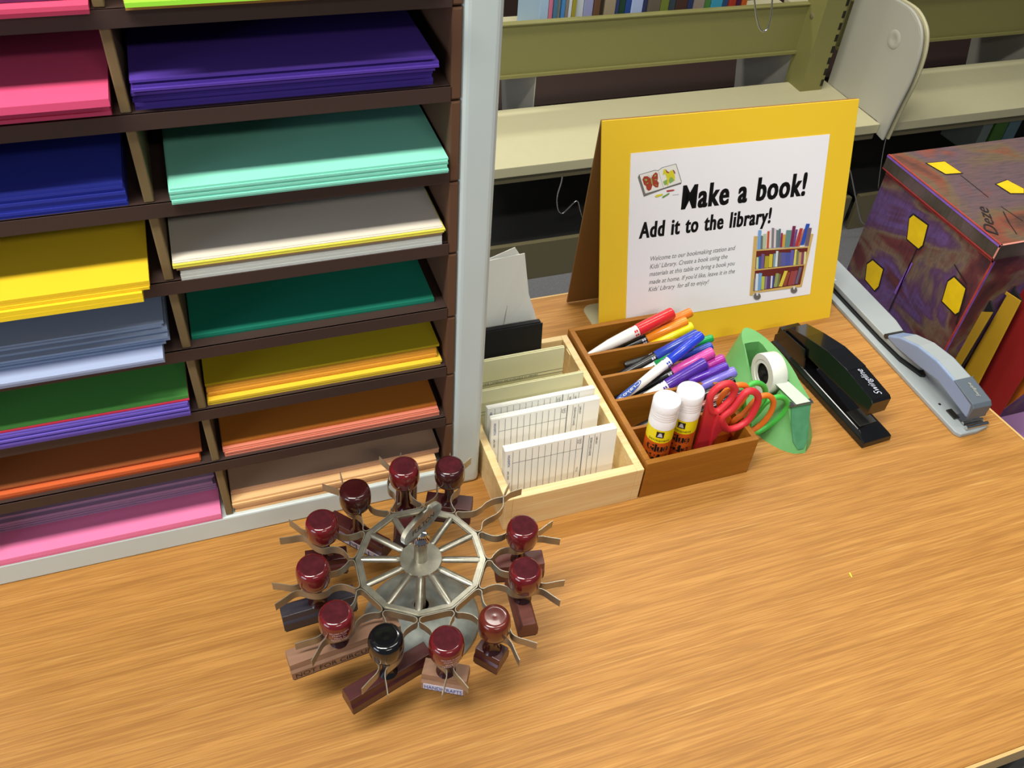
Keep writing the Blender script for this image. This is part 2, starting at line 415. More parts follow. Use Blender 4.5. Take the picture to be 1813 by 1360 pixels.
stack(LX0, -0.0610, 0.5930, LV[2], 0.0170, '6e58c0', 8, 0.0020, 'violet paper under the red sheet in the left column')
stack(LX0, -0.0590, 0.5940, LV[2] + 0.0172, 0.0014, 'd42c4c', 1, 0.0004, 'single red sheet between the violet and the green paper')
stack(LX0, -0.0595, 0.5955, LV[2] + 0.0188, 0.0030, '4a9440', 2, 0.0012, 'green paper on top of the red sheet')
stack(LX0, -0.0640, 0.6010, LV[1], 0.0075, 'd8622c', 4, 0.0015, 'orange paper in the left column above the pink pile')
stack(LX0, -0.0615, 0.6065, LV[1] + 0.0077, 0.0035, 'a85a28', 2, 0.0015, 'rust brown paper on top of the orange paper')
stack(LX0, -0.0585, 0.5950, LV[0], 0.0090, 'fa84b4', 3, 0.0020, 'bubblegum pink paper sticking out of the bottom left cell')
stack(LX0, -0.0590, 0.6290, LV[0] + 0.0092, 0.0200, '9a7a98', 8, 0.0030, 'dusty mauve paper set back on top of the bubblegum pink paper')

# ================================================================ STAMP RACK
CX, CY = 0.109, 0.443
WZ = 0.100
t = thing('stamp_rack', 'round metal revolving rack holding rubber stamps', 'stamp rack', (CX, CY, 0))
b = MB(); b.lathe([(0, 0.0), (0.0555, 0.0), (0.0560, 0.002), (0.0545, 0.0045), (0.046, 0.009), (0.034, 0.0135), (0.020, 0.0165), (0.013, 0.018), (0.011, 0.021), (0.0095, 0.024), (0.007, 0.026)], 'steel_worn', 48)
b.build('base', t)
b = MB(); b.lathe([(0.0042, 0.024), (0.0042, WZ - 0.004)], 'steel', 16); b.build('stem', t)
b = MB(); b.lathe([(0.0, WZ + 0.0300), (0.0050, WZ + 0.0300), (0.0055, WZ + 0.028), (0.0062, WZ + 0.001), (0.0062, WZ + 0.001)], 'steel', 24); b.build('collar', t)
b = MB()
b.lathe([(0.0, WZ + 0.002), (0.0185, WZ + 0.002), (0.0190, WZ + 0.0012), (0.0190, WZ - 0.0005), (0, WZ - 0.0005)], 'steel', 36)
A0 = radians(-16.5); RO = 0.0578; RI = 0.0520
for k in range(12):
    a = A0 + k * pi / 6; c = a + pi / 6
    P = lambda r, an: (r * cos(an), r * sin(an))
    # rim segment: raised folded channel
    for (r0, r1, z0, z1) in ((RI, RO, WZ - 0.0008, WZ + 0.0006), (RI + 0.001, RO - 0.0015, WZ + 0.0006, WZ + 0.0016)):
        pts = [(*P(r0, a), z0), (*P(r0, c), z0), (*P(r1, c), z0), (*P(r1, a), z0)]
        b.prism(pts, (0, 0, z1 - z0), 'steel')
    # skirt below the rim
    b.prism([(*P(RO, a), WZ - 0.008), (*P(RO, c), WZ - 0.008), (*P(RO - 0.0008, c), WZ - 0.008), (*P(RO - 0.0008, a), WZ - 0.008)], (0, 0, 0.008), 'steel')
    # spoke with a rounded back
    dx, dy = cos(a), sin(a)
    pth = [(dx * r, dy * r, WZ) for r in (0.0175, 0.019, 0.022, 0.050, 0.0530)]
    b.tube(pth, [0.0014, 0.0028, 0.0033, 0.0033, 0.0024], 'steel', 12, flat=0.7)
b.build('wheel', t)
# thumb nut: flange and flat paddle
b = MB(); b.lathe([(0.0, WZ + 0.0405), (0.0050, WZ + 0.0390), (0.0060, WZ + 0.0340), (0.0080, WZ + 0.0320), (0.0083, WZ + 0.0305), (0.0070, WZ + 0.0290), (0.0, WZ + 0.0290)], 'chrome', 28)
nut = b.build('thumb_nut', t)
pd = []
for i in range(28):
    an = 2 * pi * i / 28
    u = 0.0245 * (abs(cos(an)) ** 0.85) * (1 if cos(an) > 0 else -1); v = 0.0120 * (abs(sin(an)) ** 0.8) * (1 if sin(an) > 0 else -1)
    pd.append((u, v))
da = radians(35); ux = Vector((cos(da), sin(da), 0)); uz = Vector((0, 0, 1)); un = ux.cross(uz)
b = MB(); c0 = Vector((0.0015, 0.0025, WZ + 0.0500)) - un * 0.0019
b.prism([c0 + ux * u + uz * v for u, v in pd], un * 0.0042, 'steel', True)
b.text('FULTON', c0 + un * 0.0042 - ux * 0.014 - uz * 0.0025, ux, uz, 0.028, 0.006, 'steel_dark', 0.01)
b.text('FULTON', c0 - un * 0.0 + ux * 0.014 - uz * 0.0025, -ux, uz, 0.028, 0.006, 'steel_dark', 0.01)
b.build('paddle', nut, 0.0008)
# spring clips: one per side
HALF = [(0.0008, 0.0), (0.0008, 0.0105), (0.0022, 0.0143), (0.0055, 0.0148), (0.0090, 0.0116), (0.0160, 0.0076), (0.0240, 0.0076), (0.0300, 0.0108), (0.0370, 0.0108), (0.0440, 0.0080), (0.0510, 0.0034), (0.0570, 0.0034), (0.0650, 0.0072), (0.0730, 0.0108)]
AP = RO * cos(pi / 12)
for k in range(12):
    am = A0 + (k + 0.5) * pi / 6
    dr = Vector((cos(am), sin(am))); dt = Vector((-sin(am), cos(am)))
    e = [0.0, 1.2, -0.8, 0.6, -1.4, 0.4, 1.0, -0.5, 0.8, -0.9, 0.3, 0.7][k] * 0.001
    b = MB()
    if k == 1:   # the empty clip has sprung shut so that its arms cross
        ha = smooth_path([(0.0008, 0.0), (0.0008, 0.0105), (0.0022, 0.0143), (0.0050, 0.0148), (0.0085, 0.0110), (0.0162, 0.0050), (0.0240, 0.0030), (0.0326, 0.0030), (0.0420, 0.0000), (0.0500, -0.0050), (0.0580, -0.0060), (0.0690, -0.0110)], 5)
        hb = smooth_path([(0.0008, 0.0), (0.0008, -0.0105), (0.0022, -0.0143), (0.0060, -0.0150), (0.0095, -0.0125), (0.0137, -0.0100), (0.0200, -0.0105), (0.0302, -0.0130), (0.0400, -0.0115), (0.0470, -0.0060), (0.0530, -0.0020), (0.0670, 0.0035)], 5)
    else:
        ha = smooth_path([Vector(p) for p in HALF], 5); hb = [Vector((p.x, -p.y)) for p in ha]
    full = [(p.x, p.y) for p in reversed(ha)] + [(p.x, p.y) for p in hb[1:]]
    path = [dr * (AP + r) + dt * (s + (e * max(r - 0.02, 0) * 40)) for r, s in full]
    b.ribbon(path, WZ - 0.0090, WZ + 0.0005, 0.0007, 'steel_strip')
    b.build('spring_clip', t)

# rubber stamps
knob_prof = [(0.0, 0.0262), (0.0050, 0.0259), (0.0085, 0.0263), (0.0108, 0.0263), (0.0132, 0.0246), (0.0143, 0.0210), (0.0147, 0.0150), (0.0145, 0.0085), (0.0134, 0.0040), (0.0100, 0.0008), (0.0058, 0.0)]
def stamp(am, r, ang, L, W, knobm, woodm, label, worn=True, txt=None, strip=False, lit=False, side=1, ks=1.0, zb=0.042, tilt=0.0, shift=(0, 0), lift=0.0):
    zb += lift
    x = CX + r * cos(radians(am)); y = CY + r * sin(radians(am))
    t = thing('rubber_stamp', label, 'rubber stamp', (x, y, zb), 0, 'rubber stamps clipped in the rack')
    a = radians(ang)
    X = Matrix.Rotation(a, 4, 'Z') @ Matrix.Translation((shift[0], shift[1], 0))
    b = MB(); b.X = X
    prof = [(-W / 2, 0.003), (-W / 2, 0.0125), (-W / 2 + 0.0020, 0.0150), (-W / 2 + 0.0030, 0.0215), (W / 2 - 0.0030, 0.0215), (W / 2 - 0.0020, 0.0150), (W / 2, 0.0125), (W / 2, 0.003)]
    b.prism([(-L / 2, p, z) for p, z in prof], (L, 0, 0), woodm)
    if strip:
        b.box(-L / 2 + 0.002, L / 2 - 0.002, -W / 2 - 0.0003, -W / 2 + 0.0005, 0.0036, 0.0120, 'label_white')
    if txt:
        b.text(txt, (-L / 2 + 0.003, -W / 2 - (0.0004 if strip else 0), 0.0048), (1, 0, 0), (0, 0, 1), L - 0.006, 0.0058, 'ink_black' if not strip else 'ink_blue', 0.0)
    blk = b.build('block', t, 0.0005)
    b = MB(); b.X = X; b.box(-L / 2 + 0.001, L / 2 - 0.001, -W / 2 + 0.001, W / 2 - 0.001, 0, 0.003, 'rubber'); b.build('rubber_die', t)
    b = MB(); b.lathe([(0.0085, 0.0213), (0.0070, 0.0235), (0.0050, 0.0270), (0.0045, 0.042 - lift * 0.7), (0.0050, 0.050 - lift), (0.0062, 0.0575 - lift)], 'maroon_dark' if 'black' not in knobm else 'black_plastic', 20)
    b.build('neck', t)
    b = MB(); b.X = Matrix.Translation((0, 0, 0.0565 - lift))
    prof = [(rr * ks, z) for rr, z in knob_prof]
    ms = ['knob_worn' if worn else knobm] * 3 + [knobm] * 7
    b.lathe(prof, knobm, 36, mats=ms)
    kb = b.build('knob', t)
    if lit:
        b = MB(); b.X = Matrix.Translation((0, 0, 0.0565 - lift))
        for j, s in enumerate(('HILLARD RUBBER', 'STAMP CO.', 'MADE IN', 'TEXAS 77007')):
            vs, fs, wd = glyphs(s, 0.0, 0.0)
            tw = [0.016, 0.012, 0.009, 0.015][j]; zc = 0.0165 - j * 0.0034
            out = []
            for v in vs:
                u = (v[0] / wd - 0.5) * tw; th = radians(-90) + u / 0.0143
                out.append((0.01482 * cos(th), 0.01482 * sin(th), zc + v[1] * 0.0030))
            b.add(out, fs, 'ink_white')
        b.build('printed_mark', kb)
    return t
stamp(85.5, 0.0905, 74, 0.072, 0.021, 'maroon_gloss', 'stamp_wood_dark', 'dark red stamp at the back of the rack, long block pointing toward the paper sorter')
stamp(58.3, 0.0935, -24, 0.046, 0.024, 'maroon_dark', 'stamp_wood_dark', 'deep maroon stamp in front of the foot of the white side panel', lift=0.0070)
stamp(119.5, 0.0870, -48, 0.066, 0.019, 'maroon_dark', 'stamp_wood_dark', 'very dark brown stamp with a blue and white label on its block', False, '308 MILLS', True, zb=0.042)
stamp(148.0, 0.0920, -8, 0.038, 0.020, 'maroon_gloss', 'stamp_wood_dark', 'red stamp on the left, between the dark brown one and the far left one', lift=0.0090)
stamp(178.0, 0.0935, 3, 0.066, 0.019, 'maroon_gloss', 'stamp_black', 'reddish brown stamp at the far left of the rack with a dark grey block', lift=0.0070)
stamp(-150.5, 0.0955, 6, 0.096, 0.021, 'maroon_gloss', 'stamp_wood_tan', 'red stamp with a long brown block lettered NOT FOR CIRCULATION', True, 'NOT FOR CIRCULATION', False, True, shift=(0.004, 0), lift=0.0185)
stamp(-121.8, 0.0935, 17, 0.078, 0.019, 'black_plastic', 'stamp_wood_dark', 'stamp with a glossy black knob and a long maroon block', False, lift=0.0060)
stamp(-92.0, 0.0955, -28, 0.038, 0.021, 'maroon_gloss', 'stamp_wood_tan', 'red stamp with a small brown block labelled HANDICRAFTS', True, 'HANDICRAFTS', True, True, lift=0.0110)
stamp(-65.5, 0.0960, -48, 0.024, 0.021, 'maroon_brown', 'stamp_wood_dark', 'rusty red stamp with a small square block at the front right of the rack', False, ks=0.94, lift=0.0110)
stamp(-32.3, 0.0945, 84, 0.056, 0.018, 'maroon_gloss', 'stamp_wood', 'red stamp on the right of the rack, its block pointing toward the viewer', lift=0.0160)
stamp(-4.3, 0.0930, -10, 0.046, 0.022, 'maroon_gloss', 'stamp_wood', 'bright red stamp on the right of the rack just below the empty clip', lift=0.0100)

# ================================================================ PALE CARD BOX
BX0, BX1, BY0, BY1 = 0.2185, 0.3765, 0.522, 0.752
t = thing('card_tray', 'pale unfinished wood tray of library cards between the sorter and the brown box', 'wooden tray', (BX0, BY0, 0))
W = BX1 - BX0; Dp = BY1 - BY0; BH = 0.050
MB().box(0.0085, W - 0.0085, 0, 0.010, 0, BH, 'pale_pine').build('front_panel', t, 0.0006)
MB().box(0.0085, W - 0.0085, Dp - 0.008, Dp, 0, BH, 'pale_pine').build('back_panel', t, 0.0006)
MB().box(0, 0.0085, 0, Dp, 0, BH, 'pale_pine').build('side_panel', t, 0.0006)
MB().box(W - 0.0085, W, 0, Dp, 0, BH, 'pale_pine').build('side_panel', t, 0.0006)
MB().box(0.0085, W - 0.0085, 0.010, Dp - 0.008, 0, 0.005, 'pale_pine').build('floor_board', t)
for yy in (0.060, 0.108, 0.155, 0.195):
    for x in (0.0085, W - 0.0125):
        MB().box(x if x < 0.05 else x + 0.0028, x + 0.0012 if x < 0.05 else x + 0.004, yy, yy + 0.012, 0.005, BH - 0.002, 'pale_pine').build('slot_rib', t)

# library card packs
def cards(name, xl, yt, ztop, n, zb, lean, label, kind='card', w=0.1270, h=0.0762, cat='library cards'):
    """pack of cards standing and leaning back; front face at yt (top), built as sheets"""
    t = D.objects.new(name, None); COL.objects.link(t); t.location = (xl, yt - sin(lean) * h, zb); t.rotation_euler = (-lean, 0, 0)
    tag(t, label, cat)
    th = 0.0006 if kind == 'card' else 0.0010
    r = random.Random(label)
    b = MB()
    for k in range(n):
        dx = r.uniform(-0.0006, 0.0006) if k else 0; dz = r.uniform(-0.0012, 0.0004) if k else 0
        y = k * th
        b.box(dx, w + dx, y, y + th * 0.8, 0, h + dz, 'card_white' if kind == 'card' else 'manila')
    b.build('card_pack', t)
    b = MB(); y = -0.0002
    def line(x0, z0, x1, z1, wd=0.0004, m='ink_line'):
        if abs(x1 - x0) > abs(z1 - z0): b.poly([(x0, y, z0 - wd / 2), (x1, y, z1 - wd / 2), (x1, y, z1 + wd / 2), (x0, y, z0 + wd / 2)], m)
        else: b.poly([(x0 - wd / 2, y, z0), (x0 + wd / 2, y, z0), (x1 + wd / 2, y, z1), (x1 - wd / 2, y, z1)], m)
    def vtext(s, x, z, L, hh, m='ink_grey'):
        b.text(s, (x, y, z), (0, 0, -1), (1, 0, 0), L, hh, m, 0.0, lift=0.0)
    if kind == 'card':
        xs = [0.0085 + 0.0072 * k for k in range(12)]
        for x in xs: line(x, 0, x, h - 0.002)
        line(xs[-1] + 0.0003, 0, xs[-1] + 0.0003, h, 0.0009)
        line(xs[-1] + 0.0070, 0, xs[-1] + 0.0070, h - 0.002); line(xs[-1] + 0.0135, 0, xs[-1] + 0.0135, h - 0.002); line(xs[-1] + 0.0200, 0, xs[-1] + 0.0200, h - 0.002)
        line(xs[0], h - 0.0185, xs[-1], h - 0.0185)
        vtext('HIGHSMITH', 0.0028, h - 0.006, 0.0165, 0.0028, 'ink_blue')
        vtext('#45-240V', 0.0028, h - 0.029, 0.0125, 0.0022)
        vtext('DATE', xs[-2] + 0.0030, h - 0.004, 0.007, 0.0024); vtext('DUE', xs[-2] + 0.0008, h - 0.005, 0.005, 0.0018)
        vtext("BORROWER'S NAME", xs[-1] + 0.0085, h - 0.006, 0.0260, 0.0026)
        vtext('LIBRARY', xs[-1] + 0.0150, h - 0.006, 0.0110, 0.0024)
        vtext('TITLE', xs[-2] + 0.0020, h - 0.045, 0.0070, 0.0022)
    else:
        line(0, h - 0.0300, w, h - 0.0300, 0.0006, 'ink_grey'); line(0, h - 0.0345, w, h - 0.0345, 0.0005, 'ink_grey')
        b.text('THESE CAMERAS ARE AVAILABLE IN LIBRARY', (0.012, y, h - 0.0338), (1, 0, 0), (0, 0, 1), w * 0.62, 0.0026, 'ink_grey', 0.0, lift=0.0)
        b.box(0, w, -0.0008, -0.0001, 0, h - 0.0115, 'manila') if False else None
    b.build('printed_lines', t)
    return t
cards('library_cards', 0.2290, 0.560, 0.085, 17, 0.0055, 0.10, 'front pack of white ruled library cards standing in the pale tray')
cards('library_cards', 0.2290, 0.607, 0.080, 12, 0.0055, 0.09, 'middle pack of white ruled library cards in the pale tray')
cards('library_cards', 0.2300, 0.624, 0.081, 10, 0.0055, 0.06, 'rear pack of white ruled library cards touching the cream pockets')
cards('card_pockets', 0.2290, 0.649, 0.083, 4, 0.0055, 0.10, 'front pack of cream card pockets behind the ruled cards', 'pocket', 0.124, 0.0790, 'card pockets')
cards('card_pockets', 0.2280, 0.680, 0.095, 5, 0.0055, 0.09, 'rear pack of cream card pockets in front of the black folder', 'pocket', 0.112, 0.0930, 'card pockets')
t = thing('black_folder', 'black cover standing at the back of the pale tray before the envelopes', 'folder', (0.2290, 0.7100, 0.0055))
t.rotation_euler = (-0.10, 0, 0)
MB().box(0, 0.0985, 0, 0.0015, 0, 0.1000, 'black_matte').build('front_cover', t, 0.0005)
MB().box(0, 0.0965, 0.0015, 0.0075, 0.0005, 0.1015, 'black_matte').build('back_cover', t, 0.0005)
# envelopes
t = thing('envelope', 'white envelope standing in front at the back of the pale tray', 'envelope', (0, 0, 0))
P = [(0.2787, 0.7420, 0.0946), (0.3367, 0.7420, 0.0599), (0.3247, 0.7420, 0.1041), (0.3152, 0.7420, 0.1338), (0.3073, 0.7420, 0.1893), (0.2655, 0.7420, 0.1926)]
P = [(0.229, 0.7225, 0.008), (0.3290, 0.7225, 0.008), (P[1][0] - 0.001, 0.7370, P[1][2] + 0.01), (P[3][0], 0.7415, P[3][2]), (P[4][0], 0.7455, P[4][2]), (P[5][0] - 0.03, 0.7455, P[5][2] - 0.008)]
b = MB().prism(P, (0, 0.0008, 0), 'envelope_white')
b.prism([(P[1][0] - 0.052, 0.7238, 0.06), (P[1][0] - 0.0515, 0.7238, 0.06), (P[4][0] - 0.0145, 0.7438, 0.150), (P[4][0] - 0.0150, 0.7438, 0.150)], (0, 0.001, 0), 'cream_metal_grey')
b.build('sheet', t)
t = thing('envelope', 'white envelope behind the other one, its corner sticking up higher', 'envelope', (0, 0, 0))
Q = [(0.2676, 0.7480, 0.1888), (0.2961, 0.7480, 0.1976), (0.3009, 0.7480, 0.1862)]
b = MB().prism([(0.232, 0.7400, 0.010), (0.322, 0.7400, 0.010), (0.310, 0.7440, 0.11), (Q[2][0] + 0.002, 0.7480, Q[2][2]), (Q[1][0], 0.7480, Q[1][2]), (Q[0][0] - 0.04, 0.7480, Q[0][2] - 0.015)], (0, 0.0008, 0), 'envelope_white')
b.build('sheet', t)

# ================================================================ BROWN DIVIDED BOX
t = thing('divided_box', 'honey brown wooden box with compartments holding markers, glue and scissors', 'wooden box', (0.3790, 0.5225, 0))
W = 0.1385; Dp = 0.2330; BH = 0.0565; T = 0.0065
b = MB().box(0, W, 0, T, 0, BH, 'honey_wood')
for j in range(9):   # finger joints at the corners
    if j % 2 == 0:
        for x in (0.0004, W - 0.0064): b.box(x, x + 0.006, -0.00015, 0.001, 0.001 + j * 0.0061, 0.001 + (j + 1) * 0.0061, 'honey_wood')
b.build('front_panel', t, 0.0005)
MB().box(0, W, Dp - T, Dp, 0, BH, 'honey_wood').build('back_panel', t, 0.0005)
MB().box(0, T, T, Dp - T, 0, BH, 'honey_wood').build('side_panel', t, 0.0005)
MB().box(W - T, W, T, Dp - T, 0, BH, 'honey_wood').build('side_panel', t, 0.0005)
MB().box(T, W - T, T, Dp - T, 0, 0.004, 'honey_wood').build('bottom', t)
for yy in (0.0535, 0.0995, 0.1400, 0.1810):
    MB().box(T, W - T, yy, yy + 0.0040, 0.004, BH - 0.0025, 'honey_wood').build('divider', t, 0.0004)

# markers
def marker(p0, p1, r, capcol, body, label, capfrac=0.42, mark=None, plug=None):
    """p0 tail end, p1 end of the cap"""
    P0, P1 = Vector(p0), Vector(p1); d = P1 - P0; L = d.length
    t = D.objects.new('marker', None); COL.objects.link(t); t.location = P0
    t.rotation_mode = 'QUATERNION'
    z = d.normalized(); up = Vector((0, 0, 1)); x = up.cross(z).normalized(); y = z.cross(x)
    m3 = Matrix((x, y, z)).transposed(); t.rotation_quaternion = m3.to_quaternion()
    tag(t, label, 'marker', 'felt tip markers in the brown box')
    M('cap_' + capcol, capcol, 0.25, coat=0.3)
    k = L * (1 - capfrac); b = MB()
    if body == 'white':
        M('marker_white', 'eeeeea', 0.3); bm = 'marker_white'
        b.lathe([(0, 0), (r * 0.30, 0.0), (r * 0.42, 0.003), (r * 0.85, k * 0.45), (r * 0.93, k * 0.75), (r * 0.95, k + 0.002)], bm, 20)
    else:
        bm = 'marker_' + body
        M(bm, '1a1a1c' if body == 'black' else body, 0.3)
        b.lathe([(0, 0), (r * 0.8, 0.0), (r * 0.9, 0.002), (r * 0.92, k)], bm, 16)
    b.build('barrel', t)
    b = MB()
    ck = 'cap_' + capcol
    b.lathe([(r * 0.96, k), (r * 1.04, k + 0.0005), (r * 1.0, L - 0.002), (r * 0.86, L), (r * 0.62, L - 0.0002), (r * 0.55, L - 0.003), (0, L - 0.003)], ck, 20)
    b.build('cap', t)
    b = MB(); inkm = ck if body == 'white' else 'label_white'
    for j in range(9):
        th = 2 * pi * j / 9
        for (z0, z1) in ((k - 0.0065, k - 0.0045), (k - 0.0038, k - 0.0018)):
            if (j % 3) == 2: continue
            a0, a1 = th, th + 0.42
            rr = r * 0.975
            b.add([(rr * cos(a0), rr * sin(a0), z0), (rr * cos(a1), rr * sin(a1), z0), (rr * cos(a1), rr * sin(a1), z1), (rr * cos(a0), rr * sin(a0), z1)], [(0, 1, 2, 3)], inkm)
    b.build('printed_band', t)
    if mark:
        b = MB(); rr = r * 0.93
        def wrap(u, v):   # u along the barrel, v around; v = 0 faces up
            th = pi / 2 * 1 + v / rr
            return (rr * cos(th), rr * sin(th), u)
        pts = [wrap(0.018 + 0.018 * cos(a), 0.0048 * sin(a)) for a in [2 * pi * i / 24 for i in range(24)]]
        n = len(pts)
        vs, fs, wd = glyphs('Crayola', 0.012, 0.0)
        ell = []
        for i in range(-12, 12):
            for s in (0,):
                u0, u1 = 0.022 + 0.019 * i / 12, 0.022 + 0.019 * (i + 1) / 12
                w0, w1 = 0.0050 * math.sqrt(max(0, 1 - (i / 12) ** 2)), 0.0050 * math.sqrt(max(0, 1 - ((i + 1) / 12) ** 2))
                for q0, q1 in ((-1, -0.5), (-0.5, 0), (0, 0.5), (0.5, 1)):
                    b.add([wrap(u0, w0 * q0), wrap(u1, w1 * q0), wrap(u1, w1 * q1), wrap(u0, w0 * q1)], [(0, 1, 2, 3)], 'ink_blue')
        rr *= 1.02
        b.add([wrap(0.039 - v[0] / wd * 0.034, 0.0024 - v[1] * 0.0062) for v in vs], fs, 'label_white')
        b.build('logo_oval', t)
    return t
yb_ = [0.0] 
BR = 'brown box'
marker((0.3905, 0.7155, 0.0430), (0.5085, 0.7300, 0.0760), 0.0078, 'e0282c', 'white', 'thick red capped marker with a white barrel, nearest the sign')
marker((0.4120, 0.7350, 0.0200), (0.5380, 0.7330, 0.0690), 0.0062, 'ee7c1c', 'black', 'orange capped thin black marker hidden mostly behind the thick red one')
marker((0.4000, 0.7220, 0.0220), (0.5240, 0.7180, 0.0690), 0.0064, 'f08a1c', 'black', 'orange capped thin black marker between the red and the yellow caps')
marker((0.4020, 0.7120, 0.0140), (0.5300, 0.7125, 0.0640), 0.0062, 'f2e01a', 'white', 'yellow capped marker beside the orange caps')
marker((0.3930, 0.6810, 0.0180), (0.5220, 0.6870, 0.0740), 0.0068, '2a44b0', 'black', 'dark blue capped thin black marker in the second compartment from the sign')
marker((0.4000, 0.6740, 0.0150), (0.5120, 0.6800, 0.0640), 0.0066, '129048', 'white', 'green capped marker with a white barrel crossed by the bright blue one')
marker((0.4300, 0.6900, 0.0400), (0.5440, 0.6850, 0.0640), 0.0050, '18a04a', 'black', 'slim green capped marker reaching farthest right')
marker((0.4200, 0.6760, 0.0250), (0.5360, 0.6720, 0.0640), 0.0056, '2748b4', 'black', 'slim blue capped marker under the bright blue one')
marker((0.3955, 0.6370, 0.0330), (0.5150, 0.6700, 0.0880), 0.0062, '2340c8', 'white', 'bright blue capped white marker lying across the others with its oval logo up', 0.38, mark=True)
marker((0.4050, 0.6530, 0.0200), (0.5260, 0.6540, 0.0720), 0.0068, 'd44ca0', 'black', 'rose pink capped thin black marker')
marker((0.4200, 0.6460, 0.0220), (0.5390, 0.6470, 0.0640), 0.0066, 'b0309a', 'black', 'magenta capped marker just below the rose pink one')
marker((0.3940, 0.6325, 0.0150), (0.5090, 0.6400, 0.0705), 0.0076, '4e2a9c', 'white', 'thick purple capped marker with a white barrel behind the glue sticks')
marker((0.4200, 0.6330, 0.0300), (0.5330, 0.6300, 0.0690), 0.0052, '5a2cb0', 'black', 'slim purple capped marker lying on the lavender one')
marker((0.4240, 0.6260, 0.0180), (0.5420, 0.6240, 0.0630), 0.0068, '8478dc', 'white', 'lavender capped marker, the lowest of the purple caps')
marker((0.3945, 0.6480, 0.0180), (0.4900, 0.6460, 0.0330), 0.0056, '808c98', '9aa4ac', 'translucent grey marker lying at the left end under the blue logo marker', 0.3)
marker((0.4030, 0.6040, 0.0150), (0.5290, 0.6060, 0.0680), 0.0058, '1c1618', 'black', 'black capped thin marker above the red scissors')
marker((0.4060, 0.5960, 0.0130), (0.5320, 0.5990, 0.0600), 0.0060, '9c5a4c', 'white', 'brown capped marker below the black capped one')
marker((0.3960, 0.5900, 0.0150), (0.5380, 0.5880, 0.0620), 0.0058, '181416', 'black', 'black capped thin marker lying lowest, behind the scissors')

# glue sticks
def glue(x, y, ax, label, turn):
    t = thing('glue_stick', label, 'glue stick', (x, y, 0.0045), 0, 'glue sticks in the brown box')
    t.rotation_euler = (ax[0], ax[1], radians(turn))
    r = 0.0148
    b = MB(); b.lathe([(0, 0), (r * 0.86, 0), (r * 0.9, 0.004), (r, 0.005), (r, 0.0620), (r, 0.0815)], 'glue_orange', 40, mats=['glue_orange'] * 4 + ['glue_yellow'])
    def wraptext(s, zc, tw, hh, m, bold):
        vs, fs, wd = glyphs(s, bold, 0.0); out = []
        for v in vs:
            th = -pi / 2 + (v[0] / wd - 0.5) * tw / r
            out.append(((r + 0.0001) * cos(th), (r + 0.0001) * sin(th), zc + v[1] / 0.72 * hh))
        b.add(out, fs, m)
    wraptext('Glue', 0.0485, 0.026, 0.0110, 'ink_black', 0.045)
    wraptext('Stic', 0.0340, 0.026, 0.0110, 'ink_black', 0.045)
    wraptext('permanent', 0.0640, 0.024, 0.0045, 'ink_black', 0.0)
    for m, w_, h_, z_, dr in (('ink_black', 0.0085, 0.0090, 0.0700, 0.0001),):
        for j in range(6):
            t0 = -pi / 2 - w_ / 2 / r + w_ / r * j / 6; t1 = t0 + w_ / r / 6
            b.add([((r + dr) * cos(t0), (r + dr) * sin(t0), z_), ((r + dr) * cos(t1), (r + dr) * sin(t1), z_), ((r + dr) * cos(t1), (r + dr) * sin(t1), z_ + h_), ((r + dr) * cos(t0), (r + dr) * sin(t0), z_ + h_)], [(0, 1, 2, 3)], m)
    tri = [(-0.0030, 0.0715), (0.0030, 0.0715), (0.0010, 0.0775), (-0.0010, 0.0775)]
    b.poly([((r + 0.0004) * cos(-pi / 2 + u / r), (r + 0.0004) * sin(-pi / 2 + u / r), z) for u, z in tri], 'label_white')
    b.build('tube', t)
    b = MB(); rc = 0.0150
    prof = [(rc, 0.0815), (rc, 0.0930)]
    for j in range(4):
        z = 0.0930 + j * 0.0034; prof += [(rc * 0.985, z + 0.0006), (rc, z + 0.0014), (rc, z + 0.0032)]
    prof += [(rc, 0.1135), (rc * 0.95, 0.1150), (0, 0.1152)]
    b.lathe(prof, 'glue_white', 40); b.build('cap', t)
glue(0.4065, 0.5520, (radians(0), radians(-1), 0), 'front glue stick in the left front corner of the brown box', -30)
glue(0.4390, 0.5560, (radians(0), radians(-2), 0), 'rear glue stick partly hidden behind the front one, beside the red scissors', -42)

